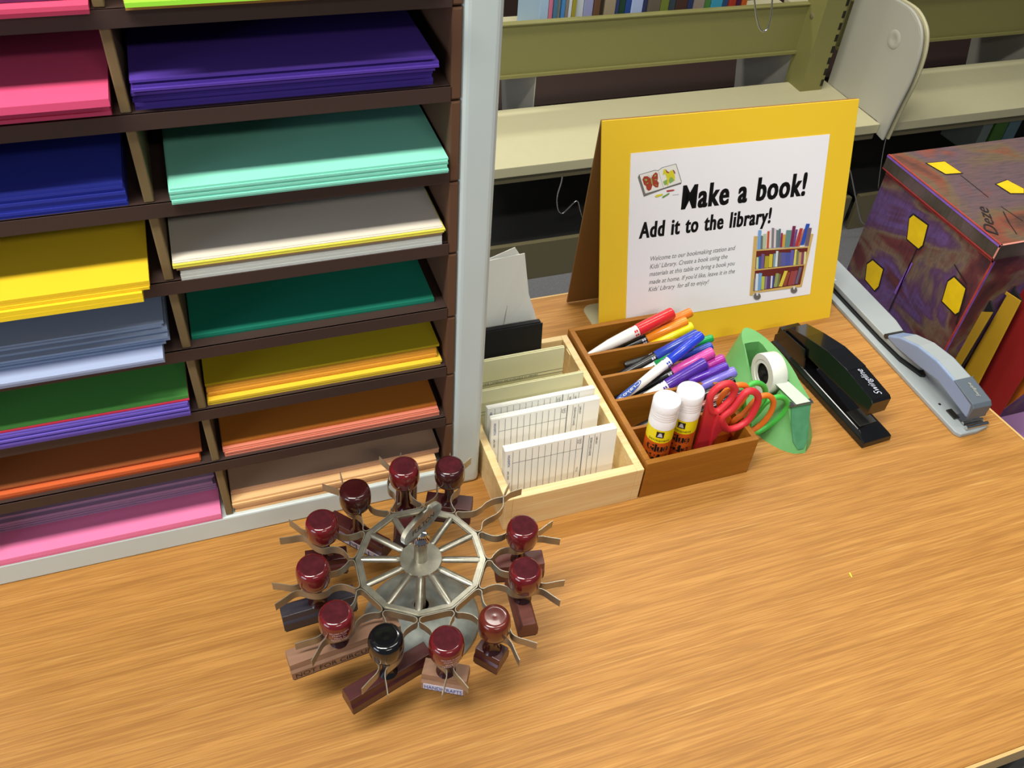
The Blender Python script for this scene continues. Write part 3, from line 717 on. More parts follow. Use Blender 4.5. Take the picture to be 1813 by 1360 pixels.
# scissors
def scissors(col, name, label, loops, shanks, y, tip):
    t = thing('scissors', label, 'scissors', (0, 0, 0), 0, 'scissors in the brown box')
    M('grip_' + col, col, 0.42)
    for L in loops:
        b = MB(); pth = smooth_path(L[0], 5, True); b.tube(pth, L[1], 'grip_' + col, 12, True); b.build('handle', t)
    for S in shanks:
        b = MB(); b.prism(S, (0, 0.0058, 0), 'grip_' + col); b.build('grip', t, 0.0018, 3)
    bl = MB(); x0, z0 = tip[0]; x1, z1 = tip[1]
    bl.prism([(x0 - 0.006, y + 0.002, z0), (x0 + 0.006, y + 0.002, z0), (x1 + 0.002, y + 0.002, z1), (x1 - 0.002, y + 0.002, z1)], (0, 0.002, 0), 'chrome'); bl.build('blade', t)
    return t
scissors('d8323c', 'red', 'red handled scissors standing in front in the brown box', [
    ([(0.4581, 0.5520, 0.1054), (0.4593, 0.5520, 0.1163), (0.4662, 0.5520, 0.1242), (0.4770, 0.5520, 0.1249), (0.4862, 0.5520, 0.1154), (0.4868, 0.5520, 0.1015), (0.4810, 0.5520, 0.0916), (0.4738, 0.5520, 0.0838), (0.4645, 0.5520, 0.0872)], 0.0041),
    ([(0.4791, 0.5480, 0.0756), (0.4884, 0.5480, 0.0874), (0.4949, 0.5480, 0.1023), (0.5004, 0.5480, 0.1104), (0.5102, 0.5480, 0.1084), (0.5189, 0.5480, 0.0970), (0.5206, 0.5480, 0.0806), (0.5159, 0.5480, 0.0614), (0.5035, 0.5480, 0.0532), (0.4899, 0.5480, 0.0552)], 0.0041)],
    [[(0.4550, 0.5500, 0.1013), (0.4694, 0.5500, 0.0887), (0.4739, 0.5500, 0.0822), (0.4775, 0.5500, 0.0510), (0.4803, 0.5500, 0.0168), (0.4581, 0.5500, 0.0235), (0.4582, 0.5500, 0.0538)],
     [(0.4708, 0.5470, 0.0851), (0.4799, 0.5470, 0.0745), (0.4877, 0.5470, 0.0559), (0.4820, 0.5470, 0.0501), (0.4770, 0.5470, 0.0355), (0.4761, 0.5470, 0.0213), (0.4718, 0.5470, 0.0558)]],
    0.550, [(0.4760, 0.030), (0.4700, 0.006)])
scissors('ee7e28', 'orange', 'orange handled scissors between the red and the green pair', [
    ([(0.4793, 0.5600, 0.0852), (0.4799, 0.5600, 0.0991), (0.4860, 0.5600, 0.1079), (0.4959, 0.5600, 0.1106), (0.5061, 0.5600, 0.1072), (0.5116, 0.5600, 0.0980), (0.5105, 0.5600, 0.0868), (0.5051, 0.5600, 0.0748), (0.4950, 0.5600, 0.0666)], 0.0033),
    ([(0.5051, 0.5580, 0.0491), (0.5156, 0.5580, 0.0621), (0.5232, 0.5580, 0.0764), (0.5301, 0.5580, 0.0854), (0.5413, 0.5580, 0.0848), (0.5522, 0.5580, 0.0725), (0.5540, 0.5580, 0.0535), (0.5470, 0.5580, 0.0365), (0.5331, 0.5580, 0.0270), (0.5159, 0.5580, 0.0261)], 0.0034)],
    [[(0.4831, 0.5600, 0.0788), (0.4976, 0.5600, 0.0677), (0.5078, 0.5600, 0.0464), (0.5186, 0.5600, 0.0232), (0.5099, 0.5600, 0.0218), (0.5072, 0.5600, -0.0021), (0.4923, 0.5600, 0.0024)]],
    0.560, [(0.4850, 0.030), (0.4800, 0.006)])
scissors('4cc44c', 'green', 'green handled scissors leaning against the tape dispenser side', [
    ([(0.5174, 0.5700, 0.0800), (0.5201, 0.5700, 0.0935), (0.5295, 0.5700, 0.0965), (0.5405, 0.5700, 0.0893), (0.5476, 0.5700, 0.0767), (0.5477, 0.5700, 0.0630), (0.5407, 0.5700, 0.0509), (0.5291, 0.5700, 0.0493)], 0.0032),
    ([(0.5363, 0.5690, 0.0274), (0.5452, 0.5690, 0.0441), (0.5531, 0.5690, 0.0607), (0.5645, 0.5690, 0.0656), (0.5766, 0.5690, 0.0611), (0.5857, 0.5690, 0.0475), (0.5838, 0.5690, 0.0317), (0.5732, 0.5690, 0.0181), (0.5595, 0.5690, 0.0091), (0.5456, 0.5690, 0.0111)], 0.0032)],
    [[(0.5158, 0.5690, 0.0677), (0.5314, 0.5690, 0.0497), (0.5446, 0.5690, 0.0251), (0.5473, 0.5690, 0.0106), (0.5344, 0.5690, 0.0123), (0.5276, 0.5690, -0.0077), (0.5166, 0.5690, -0.0045)]],
    0.569, [(0.4950, 0.030), (0.4900, 0.006)])

# ================================================================ TAPE DISPENSER
t = thing('tape_dispenser', 'green plastic tape dispenser loaded with a white roll', 'tape dispenser', (0.600, 0.620, 0), radians(-3))
def lens(w, y0, y1, z, p=1.0, n=28, xo=0.0, cut=None):
    pts = []
    for i in range(n):
        s = i / n
        if s < 0.5: u = (1 - cos(2 * pi * s)) / 2; sg = 1
        else: u = (1 - cos(2 * pi * (1 - s))) / 2; sg = -1
        yy = y0 + (y1 - y0) * u
        ww = w * (max(0.0, 1 - abs(2 * u - 1) ** 2.0)) ** p
        if cut is not None and u < 0.5: ww = max(ww, cut * (1 - u * 2) + w * (u * 2)) if u > 0 else cut
        dip = 0.0
        if sg < 0: dip = max(0.0, 1 - ((yy - 0.004) / 0.046) ** 2) ** 1.2
        pts.append((xo + sg * ww, yy, z * (1 - 0.55 * dip)))
    return pts
b = MB()
rings = []
for i in range(7):
    s = i / 6
    rings.append(lens(0.046 * (1 - s) + 0.0225 * s, -0.090 * (1 - s) + -0.052 * s, 0.092 * (1 - s) + 0.088 * s, 0.0485 * s ** 0.92, 0.56, 36, 0.004 * s, cut=0.0065 * (1 - s) + 0.0155 * s))
b.loft(rings, 'green_plastic', True, False)
b.add(rings[0], [list(range(36))[::-1]], 'green_plastic')
# deck with a well: rim strip between the outline and the slot
def slot(n, x0, x1, y0, y1, z):
    pts = []
    for i in range(n):
        a = -pi / 2 + 2 * pi * i / n
        c, s_ = cos(a), sin(a)
        k = 1 / max(abs(c), abs(s_)) ** 0.92
        pts.append(((x0 + x1) / 2 + (x1 - x0) / 2 * c * k, (y0 + y1) / 2 + (y1 - y0) / 2 * s_ * k, z))
    return pts
s0 = slot(36, -0.0150, 0.0105, -0.028, 0.060, 0.0485); s1 = slot(36, -0.0150, 0.0105, -0.028, 0.060, 0.006)
s0 = [(x, y, z * (1 - 0.55 * (max(0.0, 1 - ((y - 0.004) / 0.046) ** 2) ** 1.2 if x < -0.012 else 0))) for x, y, z in s0]
b.loft([rings[-1], s0], 'green_plastic', False, False); b.loft([s0, s1], 'green_plastic', False, False)
b.add(s1, [list(range(36))], 'green_plastic')
b.build('body', t)
# front panel, slightly darker and marbled, on the sloping nose
f0 = rings[0]; f1 = rings[-1]
b = MB(); n1 = Vector((0, -0.0006, 0.0004))
fr = [(-0.0115 + 0.004, -0.0530, 0.0470), (0.0150 + 0.004, -0.0530, 0.0470), (0.0140, -0.0665, 0.030), (0.0105, -0.0800, 0.0125), (0.004, -0.0862, 0.0055), (-0.004, -0.0862, 0.0055), (-0.0090, -0.0800, 0.0125), (-0.0100, -0.0665, 0.030)]
b.prism([Vector(p) + Vector((0, -0.0004, 0)) for p in fr], (0, -0.0010, 0.0003), 'green_front'); b.build('nose_panel', t)
b = MB(); b.box(-0.012, 0.020, -0.0560, -0.0500, 0.0480, 0.0500, 'chrome')
for j in range(16): b.prism([(-0.012 + j * 0.002, -0.0560, 0.0492), (-0.010 + j * 0.002, -0.0560, 0.0492), (-0.011 + j * 0.002, -0.0580, 0.0488)], (0, 0, 0.0006), 'chrome')
b.build('cutter_blade', t)
rx, ry, rz = -0.0150, 0.0050, 0.0470
tr = thing('tape_roll', 'white roll of sticky tape on a black hub in the green dispenser', 'tape roll', (0.600 + rx, 0.620 + ry, rz))
tr.rotation_euler = (0, radians(90), radians(-3))
b = MB(); b.lathe([(0.0135, 0.0), (0.0180, 0.0003), (0.0185, -0.0006), (0.0250, -0.0006), (0.0256, 0.0002), (0.0256, 0.0188), (0.0250, 0.0195), (0.0135, 0.0195), (0.0135, 0.0)], 'tape_white', 48); b.build('roll', tr)
b = MB(); b.lathe([(0.0134, 0.0005), (0.0134, 0.0190)], 'tape_white', 36); b.build('core', tr)
b = MB(); b.lathe([(0.0, -0.002), (0.0034, -0.002), (0.0034, 0.0040), (0.0125, 0.0040), (0.0125, 0.0015), (0.0134, 0.0015), (0.0134, 0.019), (0, 0.019)], 'black_matte', 32); b.build('hub', t).matrix_local = Matrix.Translation((rx, ry, rz)) @ Matrix.Rotation(radians(90), 4, 'Y')
b = MB()
b.add([(0.5865, 0.6000, 0.0530), (0.6045, 0.6000, 0.0530), (0.6130, 0.5640, 0.0510), (0.5940, 0.5640, 0.0510), (0.5865, 0.6000, 0.0526), (0.6045, 0.6000, 0.0526), (0.6130, 0.5640, 0.0506), (0.5940, 0.5640, 0.0506)], [(0, 3, 2, 1), (4, 5, 6, 7), (0, 4, 7, 3), (1, 2, 6, 5)], 'tape_film')
o = b.build('tape_tail', tr); o.matrix_parent_inverse = Matrix.LocRotScale(tr.location, tr.rotation_euler, None).inverted()

# ================================================================ BLACK STAPLER
def prof_prism(b, prof, x0, x1, mat):   # profile in (y, z)
    b.prism([(x0, y, z) for y, z in prof], (x1 - x0, 0, 0), mat)
t = thing('stapler', 'glossy black desk stapler with a white script name on its arm', 'stapler', (0.6950, 0.5180, 0), radians(3.6))
b = MB()
b.loft([[(-0.0220, 0, 0), (0.0220, 0, 0), (0.0220, 0.197, 0), (-0.0220, 0.197, 0)], [(-0.0215, 0.001, 0.008), (0.0215, 0.001, 0.008), (0.0215, 0.196, 0.010), (-0.0215, 0.196, 0.010)], [(-0.0165, 0.020, 0.0135), (0.0165, 0.020, 0.0135), (0.0165, 0.190, 0.0160), (-0.0165, 0.190, 0.0160)]], 'black_plastic', False)
b.build('base', t, 0.0012)
MB().box(-0.0130, 0.0130, 0.022, 0.048, 0.0136, 0.0146, 'steel_dark').build('anvil', t, 0.0004)
b = MB(); prof_prism(b, [(0.130, 0.0150), (0.196, 0.0110), (0.197, 0.020), (0.184, 0.0360), (0.140, 0.0400)], -0.0175, -0.0155, 'black_plastic')
prof_prism(b, [(0.130, 0.0150), (0.196, 0.0110), (0.197, 0.020), (0.184, 0.0360), (0.140, 0.0400)], 0.0155, 0.0175, 'black_plastic'); b.box(-0.0155, 0.0155, 0.184, 0.196, 0.0120, 0.0330, 'black_plastic'); b.build('hinge_bracket', t, 0.0006)
b = MB(); prof_prism(b, [(0.028, 0.0330), (0.180, 0.0240), (0.180, 0.0330), (0.028, 0.0420)], -0.0095, 0.0095, 'steel_dark'); b.build('magazine', t, 0.0006)
b = MB()
pf = [(0.020, 0.0350), (0.0195, 0.0560), (0.023, 0.0590), (0.070, 0.0635), (0.0705, 0.0645), (0.110, 0.0630), (0.150, 0.0535), (0.180, 0.0440), (0.190, 0.0330), (0.175, 0.0280), (0.120, 0.0330), (0.060, 0.0370)]
prof_prism(b, pf, -0.0140, 0.0140, 'black_plastic')
o = b.build('arm', t, 0.0030, 4)
b = MB(); nrm = Vector((0, 0, 1))
b.text('Swingline', (0.0045, 0.0265, 0.0600), (0, 1, 0.106), (-1, 0, 0), 0.042, 0.0090, 'label_white', -0.004, 0.5, lift=0.0003)
b.build('printed_name', o)

# ================================================================ LONG REACH GREY STAPLER
t = thing('long_stapler', 'long grey long-reach stapler along the right edge of the desk', 'stapler', (0.8010, 0.4990, 0), radians(-0.6))
b = MB()
pl = [(0.004, 0.0), (0.030, 0.0), (0.0495, 0.004), (0.0500, 0.36), (-0.001, 0.36), (-0.0005, 0.006)]
b.prism([(x, y, 0) for x, y in pl], (0, 0, 0.0060), 'grey_light'); b.build('base_plate', t, 0.0012)
MB().box(0.0005, 0.0490, 0.012, 0.358, 0.0060, 0.0062, 'grey_light').build('non_slip_pad', t) if False else None
b = MB(); b.prism([(0.0110, 0.135, 0.0061), (0.0090, 0.180, 0.0061), (0.0090, 0.36, 0.0061), (0.0500, 0.36, 0.0061), (0.0490, 0.200, 0.0061), (0.0330, 0.120, 0.0061), (0.0260, 0.100, 0.0061), (0.0200, 0.102, 0.0061)], (0, 0, 0.0040), 'black'); b.build('channel_shadow', t)  # black slab standing in for the shadow line under the channel
b = MB(); b.prism([(0.0140, 0.140, 0.0101), (0.0115, 0.180, 0.0101), (0.0115, 0.36, 0.0101), (0.0500, 0.36, 0.0101), (0.0490, 0.200, 0.0101), (0.0360, 0.130, 0.0101), (0.0280, 0.108, 0.0101), (0.0225, 0.110, 0.0101)], (0, 0, 0.0080), 'grey_light'); b.build('channel', t, 0.0012)
b = MB()
b.box(0.016, 0.046, 0.004, 0.030, 0.0060, 0.0075, 'chrome')
b.tube([(0.014, 0.006, 0.0090), (0.047, 0.006, 0.0090)], 0.0028, 'chrome', 14); b.tube([(0.016, 0.014, 0.0085), (0.046, 0.014, 0.0085)], 0.0020, 'chrome', 14)
b.build('anvil', t)
MB().box(0.012, 0.020, 0.024, 0.040, 0.0060, 0.0080, 'steel_dark').build('anvil_tab', t)
b = MB()
pf = [(0.011, 0.0220), (0.0095, 0.0400), (0.013, 0.0440), (0.050, 0.0500), (0.085, 0.0520), (0.120, 0.0470), (0.150, 0.0360), (0.176, 0.0190), (0.150, 0.0180), (0.110, 0.0230), (0.070, 0.0300)]
prof_prism(b, pf, 0.0110, 0.0385, 'grey_blue'); o = b.build('arm', t, 0.0026, 4)
b = MB(); prof_prism(b, [(0.0500, 0.0502), (0.0850, 0.0522), (0.1200, 0.0472), (0.1500, 0.0362), (0.1500, 0.0350), (0.1200, 0.0460), (0.0850, 0.0510), (0.0500, 0.0490)], 0.0135, 0.0360, 'grey_light'); b.build('top_strip', o)
b = MB(); prof_prism(b, [(0.0090, 0.0215), (0.0080, 0.0405), (0.0120, 0.0450), (0.0500, 0.0508), (0.0500, 0.0490), (0.0140, 0.0420)], 0.0105, 0.0392, 'grey_dark')
prof_prism(b, [(0.0090, 0.0215), (0.0080, 0.0405), (0.0120, 0.0450), (0.0500, 0.0508), (0.0500, 0.0350), (0.0140, 0.0240)], 0.0370, 0.0392, 'grey_dark')
b.text('Swingline', (0.028, 0.0200, 0.0468), (0, 1, 0.15), (-1, 0, 0), 0.022, 0.0050, 'cream_metal_grey', 0.0, 0.4, lift=0.0004)
b.build('end_cap', o, 0.0008)
b = MB(); b.tube([(0.0100, 0.172, 0.0200), (0.0400, 0.172, 0.0200)], 0.0035, 'steel_dark', 12); b.build('hinge_pin', t)
b = MB(); b.lathe([(0, 0.0064), (0.0018, 0.0064), (0.0018, 0.006)], 'steel_dark', 12, (0.012, 0.052, 0)); b.build('screw', t)
MB().box(0.008, 0.018, 0.300, 0.306, 0.0182, 0.0186, 'label_white').build('paper_label', t)

# ================================================================ SIGN
SR = Matrix(((0.9998, 0.0078, 0.0168), (-0.0128, 0.9457, 0.3249), (-0.0133, -0.3250, 0.9456)))
t = D.objects.new('table_sign', None); COL.objects.link(t)
tag(t, 'yellow tent sign with a white page saying Make a book!', 'sign')
t.matrix_world = Matrix.Translation((0.4638, 0.7625, 0.0408 + 0.0015)) @ SR.to_4x4()
MB().box(-0.0375, 0.3180, 0.0006, 0.0030, -0.0432, 0.2560, 'yellow_board').build('front_board', t, 0.0003)
# rear leg folds down from the top edge (kraft inside)
b = MB(); ang = radians(-24)
hd = Vector((0, 0.0032, 0.2560))
dn = Vector((0, sin(radians(22.6)), -cos(radians(22.6))))
P = [hd + Vector((-0.0370, 0, 0)), hd + Vector((0.3170, 0, 0)), hd + Vector((0.3170, 0, 0)) + dn * 0.2822, hd + Vector((-0.0370, 0, 0)) + dn * 0.2822]
b.prism(P, (0, 0.0022, 0.001), 'sign_kraft'); b.build('rear_board', t)
b = MB(); W, Hh = 0.2794, 0.2159
b.box(0, W, -0.0001, 0.0005, 0, Hh, 'paper_white')
XD, ZD = (1, 0, 0), (0, 0, 1)
def stext(s, p0, p1, h, bold, m='ink_black', shear=0.0):
    a = Vector((p0[0], -0.0001, p0[1])); c = Vector((p1[0], -0.0001, p1[1])); xd = (c - a)
    yd = Vector((-xd.z, 0, xd.x)).normalized()
    for q in ((-1, 0, 1) if bold > 0.03 else (0,)):
        b.text(s, a + xd.normalized() * q * h * 0.030, xd, yd, xd.length, h, m, 0.0201 if bold > 0.03 else bold, shear, lift=0.0002)
stext('Make a book!', (0.0719, 0.1414), (0.2518, 0.1407), 0.0300, 0.032, shear=0.06)
stext('Add it to the library!', (0.0148, 0.1105), (0.2034, 0.1093), 0.0205, 0.032, shear=0.06)
for s, p, q_ in (('Welcome to our bookmaking station and', (0.0318, 0.0791), (0.1541, 0.0788)), ("Kids' Library. Create a book using the", (0.0314, 0.0687), (0.1433, 0.0687)), ('materials at this table or bring a book you', (0.0310, 0.0589), (0.1552, 0.0579)), ("made at home. If you'd like, leave it in the", (0.0311, 0.0483), (0.1562, 0.0469)), ("Kids' Library  for all to enjoy!", (0.0307, 0.0384), (0.1182, 0.0372))):
    stext(s, p, q_, 0.0062, 0.0, 'ink_grey', 0.25)
# open picture book drawing: coordinates in 1/100 of the crop square (origin lower left)
bx, bz = (0.0047, 0.1570); ex, ez = (0.0825, 0.1488); tx, tz = (0.0029, 0.2115)
def dp(u, v): return (bx + (ex - bx) * u / 17.0 + (tx - bx) * (13.6 - v) / 13.6, bz + (ez - bz) * u / 17.0 + (tz - bz) * (13.6 - v) / 13.6)
lay = [0.0003]
def dpoly(pts, col):
    M('draw_' + col, col, 0.7); lay[0] += 0.000015
    b.poly([(p[0], -0.0001 - lay[0], p[1]) for p in [dp(*q2) for q2 in pts]], 'draw_' + col)
def dline(pts, wd, col):
    for (a, c) in zip(pts[:-1], pts[1:]):
        dx, dy = c[0] - a[0], c[1] - a[1]; l = math.hypot(dx, dy) or 1; nx, ny = -dy / l * wd / 2, dx / l * wd / 2
        dpoly([(a[0] + nx, a[1] + ny), (c[0] + nx, c[1] + ny), (c[0] - nx, c[1] - ny), (a[0] - nx, a[1] - ny)], col)
dpoly([(1.4, 6.0), (1.8, 5.2), (3.5, 11.0), (3.2, 11.9)], '7c7874'); dpoly([(3.2, 11.9), (3.5, 11.0), (9.0, 9.2), (14.4, 7.4), (14.3, 7.9), (9.0, 9.6)], '7c7874')
dpoly([(1.8, 5.2), (7.3, 3.8), (9.0, 9.2), (3.6, 11.0)], 'efede8'); dpoly([(7.3, 3.9), (8.5, 3.0), (12.5, 1.8), (14.3, 7.3), (9.0, 9.2)], 'efede8')
dline([(1.7, 5.3), (6.4, 3.8), (7.3, 3.95), (8.5, 3.0), (12.6, 1.8), (14.4, 7.3)], 0.14, '5c5854'); dline([(7.4, 4.0), (9.0, 9.2)], 0.08, '9c9894')
dline([(1.8, 5.2), (3.6, 11.0), (9.0, 9.3), (14.3, 7.5)], 0.12, '4c4844')
red = 'a83c28'; grn = '8cb45c'; yel = 'dcd428'
dpoly([(5.2, 6.3), (4.2, 5.6), (3.2, 5.7), (2.7, 6.6), (3.2, 8.2), (3.8, 8.6), (4.0, 9.6), (4.6, 10.1), (5.3, 9.7), (5.7, 8.3)], red)
dpoly([(5.3, 6.3), (5.8, 5.2), (6.6, 4.4), (7.2, 4.8), (7.3, 6.2), (7.1, 7.0), (7.6, 7.6), (7.4, 9.0), (6.6, 9.0), (5.8, 8.3)], red)
dpoly([(5.1, 6.2), (5.5, 6.3), (5.8, 8.1), (5.4, 7.8)], grn); dpoly([(3.3, 6.6), (3.9, 6.4), (4.2, 6.9), (3.7, 7.1)], grn); dpoly([(6.2, 5.9), (6.3, 5.2), (6.8, 5.1), (6.7, 5.5)], grn); dpoly([(6.1, 6.7), (6.9, 6.4), (6.8, 6.8)], grn); dpoly([(3.7, 7.9), (4.5, 7.5), (4.4, 7.9)], grn); dpoly([(6.3, 8.0), (7.0, 8.3), (7.0, 8.6)], grn)
dline([(5.1, 6.1), (4.4, 5.3)], 0.06, '5c5854'); dline([(5.2, 6.1), (5.4, 5.3)], 0.06, '5c5854')
dpoly([(8.8, 7.2), (10.0, 6.5), (10.2, 8.0), (9.3, 8.3)], grn); dpoly([(10.8, 5.9), (12.2, 5.8), (12.3, 6.8), (10.8, 7.8), (10.5, 7.0)], grn)
dpoly([(8.7, 5.2), (8.9, 3.6), (9.3, 3.4), (9.8, 3.9), (10.4, 4.6), (11.0, 3.8), (11.6, 3.7), (12.0, 4.6), (12.4, 6.0), (12.1, 6.9), (11.7, 6.0), (11.0, 5.8), (10.6, 6.5), (10.4, 8.4), (10.1, 8.5), (10.0, 6.4), (9.6, 5.3), (9.4, 4.8)], yel)
dpoly([(9.5, 3.4), (10.2, 4.2), (10.7, 4.3), (10.3, 4.7), (9.7, 4.3)], '9c3018'); dpoly([(11.6, 3.5), (12.1, 3.8), (12.5, 4.7), (12.2, 4.8), (11.8, 4.0)], '9c3018')
dpoly([(9.9, 9.9), (12.0, 9.6), (12.4, 9.8), (12.0, 10.0), (10.0, 10.4)], 'b42820'); dpoly([(6.4, 11.8), (6.9, 11.3), (8.8, 10.9), (8.8, 11.4), (7.0, 12.0)], yel); dpoly([(8.5, 12.2), (9.0, 11.6), (10.7, 10.6), (10.8, 11.0), (9.0, 12.2)], '6c9c48'); dline([(11.7, 11.3), (13.6, 11.1)], 0.10, '6c6864')
# book cart drawing: unit square from crop 1320..1445 x 380..540
bx, bz = (0.1779, 0.0001); ex, ez = (0.2923, -0.0164); tx, tz = (0.1655, 0.1254)
_dp = (bx, bz, ex, ez, tx, tz)
def dp(u, v): return (bx + (ex - bx) * u / 106.2 + (tx - bx) * (136 - v) / 136, bz + (ez - bz) * u / 106.2 + (tz - bz) * (136 - v) / 136)
tan = 'd8b468'; dk = '6c2018'
dpoly([(14, 53), (90, 46), (80, 105), (9, 116)], dk)
dpoly([(11, 32), (16, 32), (10, 122), (5, 122)], tan); dpoly([(93, 26), (97, 26), (82, 108), (79, 108)], tan)
dpoly([(14, 52), (90, 45), (90, 47), (14, 54)], tan); dpoly([(11, 82), (86, 72), (86, 74), (11, 84)], tan); dpoly([(8, 116), (82, 104), (82, 108), (8, 119)], tan)
def bks(row):
    for u0, u1, v0, v1, lean, col in row: dpoly([(u0 + lean, v0), (u1 + lean, v0), (u1, v1), (u0, v1)], col)
bks([(15.5, 20, 23, 51.5, 1.5, '78a8dc'), (20, 23, 31, 51, 0.5, '6c7470'), (23, 26.5, 28, 50.5, 1.5, 'b8c8a8'), (27, 29, 26, 50, 2, 'e0d0b8'), (29, 32, 24, 49.5, 1, 'c85030'), (32, 35.5, 22, 49, 1, 'e4dcdc'), (35.5, 39, 19, 48.5, 0.5, '847c84'), (39, 42, 20, 48, 0.5, 'e0d4d8'), (42, 45.5, 22, 48, 0.5, '6c7c84'), (45.5, 48.5, 20, 47.5, 0.5, '5c7480'), (48.5, 51, 26, 47.5, 1, 'a01848'), (51, 55, 28, 47, 1, 'd0a448'), (55, 63, 21.5, 47, 2, '68908c'), (62, 66.5, 15, 46, 4, '7c2050'), (66.5, 69.5, 20, 46, 4, '6c4888'), (69.5, 74, 18, 45.5, 7, 'b83838'), (74, 77, 19, 45, 8, 'c06840'), (77.5, 83, 11, 43, 8, '2450b8'), (84, 90, 17, 44, 4, '74606c')])
bks([(13.5, 17, 63, 81, 1, 'c8d0a0'), (17, 20.5, 62, 80.5, 0.5, '2c5ca8'), (20.5, 25, 58, 80, 1, '745c94'), (25.5, 31.5, 61, 79, 1.5, 'b4a428'), (32, 37, 58, 78, 1, 'dcc838'), (38, 41, 57, 77.5, 1, '84a0ac'), (41, 44.5, 53, 77, 1.5, 'dce4ec'), (44.5, 49, 55, 76.5, 1, '6c6460'), (49, 56, 55, 76, 1, '5c5ca0'), (56, 63, 55, 75, 1, '4c58a4'), (63, 68, 51, 74.5, 1, '645cb0'), (68, 71.5, 50, 74, 2, 'e4d864'), (71.5, 75, 52, 73.5, 1, '7c8058'), (75, 79, 54, 73, 1, 'c8a068'), (79, 83, 54, 72.5, 1, '884860'), (83, 86, 53, 72, 1, 'e4e0a0')])
bks([(9.5, 11.5, 96, 115, 1, '88847c'), (12, 16, 88, 114.5, 1.5, 'dce4f0'), (16, 20.5, 87, 114, 2, '78a8d8'), (21, 25.5, 92, 112.5, 1, 'c0c84c'), (26, 29, 92, 111.5, 1, '8c7ca0'), (29, 33.5, 92, 111, 1, '5c3c70'), (34.5, 37, 91, 110, 1, 'dce0f0'), (37, 39, 91, 109.5, 1.5, '34489c'), (39.5, 44, 87, 108.5, 3, '98a460'), (44, 47, 88, 108, 3, '78784c'), (47, 52, 83, 107.5, 8, 'e4d044'), (53, 58, 85, 106.5, 6, '984830'), (60, 66, 83, 105.5, 5, 'a04440'), (66, 70, 82, 104.5, 5, '984854'), (71, 75, 77, 103, 6, '6c6478')])
for cx, cy, r_ in ((15.5, 123, 5.2), (70, 113, 4.8)):
    dpoly([(cx + r_ * cos(a), cy + r_ * sin(a)) for a in [2 * pi * i / 20 for i in range(20)]], '6c6864')
    dpoly([(cx - 2, cy - 6), (cx + 2, cy - 6), (cx + 1, cy - 1), (cx - 1, cy - 1)], 'dcdcdc')
b.build('page', t)
# cream metal bookend behind the sign
t = thing('bookend', 'cream metal bookend foot showing behind the left edge of the sign', 'bookend', (0.4700, 0.8200, 0))
P = []
for cx, cy, a0 in ((-0.012, 0.022, 90), (-0.012, -0.010, 180)):
    for i in range(7):
        a = radians(a0 + i * 15); P.append((cx + 0.014 * cos(a), cy + 0.014 * sin(a), 0))
P += [(0.09, -0.024, 0), (0.09, 0.036, 0)]
MB().prism(P, (0, 0, 0.0012), 'cream_metal').build('foot_plate', t)
MB().box(0.0895, 0.0907, -0.024, 0.022, 0.0, 0.060, 'cream_metal').build('upright_plate', t)

# ================================================================ LIBRARY SHELVING
t = thing('library_shelving', 'cream and olive metal library shelving behind the desk', 'shelving', (0, 0, FZ))
SH = Matrix.Translation((0, 0, -FZ))
def sb(*a):
    b = MB(); b.X = SH; b.box(*a); return b
YF = 1.848
bays = [(0.615, 1.832), (1.862, 3.08)]
for (x0, x1) in bays:
    b = MB(); b.X = SH; b.prism([(x0, YF, -0.374), (x0, YF, -0.402), (x0, YF + 0.012, -0.402), (x0, YF + 0.030, -0.3765), (x0, 2.148, -0.3765), (x0, 2.148, -0.372)], (x1 - x0, 0, 0), 'cream_metal'); b.build('shelf', t, 0.0015)
    sb(x0, x1, YF + 0.010, YF + 0.030, -0.425, -0.402, 'kick_metal').build('shelf_stiffener', t)
    sb(x0, x1, YF, YF + 0.015, -0.7395, -0.618, 'kick_metal').build('kick_plate', t)
    sb(x0, x1, YF + 0.015, 2.50, -0.632, -0.619, 'deck_shade').build('base_shelf', t)
    b = MB(); b.X = SH; xr = x1 - 0.125
    b.box(x0 - 0.01, xr, 2.155, 2.165, -0.2800, -0.1400, 'olive_metal'); b.box(x0 - 0.01, xr, 2.147, 2.170, -0.1400, -0.1370, 'olive_metal'); b.box(x0 - 0.01, xr, 2.147, 2.156, -0.2840, -0.2760, 'olive_metal')
    b.build('cross_beam', t)
    b = MB(); b.X = SH
    b.box(xr, xr + 0.075, 2.080, 2.165, -0.7395, 0.30, 'olive_metal')
    for j in range(30): b.box(xr + 0.066, xr + 0.0752, 2.0790, 2.0905, -0.70 + j * 0.034, -0.680 + j * 0.034, 'black')
    b.build('upright_post', t)
    b = MB(); b.X = SH @ Matrix.Translation((xr, 2.128, -0.165)) @ Matrix.Rotation(radians(-90), 4, 'Y'); b.lathe([(0, 0.002), (0.007, 0.002), (0.009, 0.0)], 'kick_metal', 16); b.build('bolt', t)
    sb(x0, x1, 2.20, 2.48, -0.262, -0.250, 'cream_metal').build('rear_shelf', t)
for xx in (0.880, 1.715, 2.700):
    b = MB(); b.X = SH; b.prism([(xx, 2.172, -0.618), (xx, 2.40, -0.618), (xx, 2.455, -0.42), (xx, 2.45, -0.33), (xx, 2.41, -0.268), (xx, 2.172, -0.268)], (0.003, 0, 0), 'cream_metal_grey'); b.build('end_bracket', t, 0.0008)
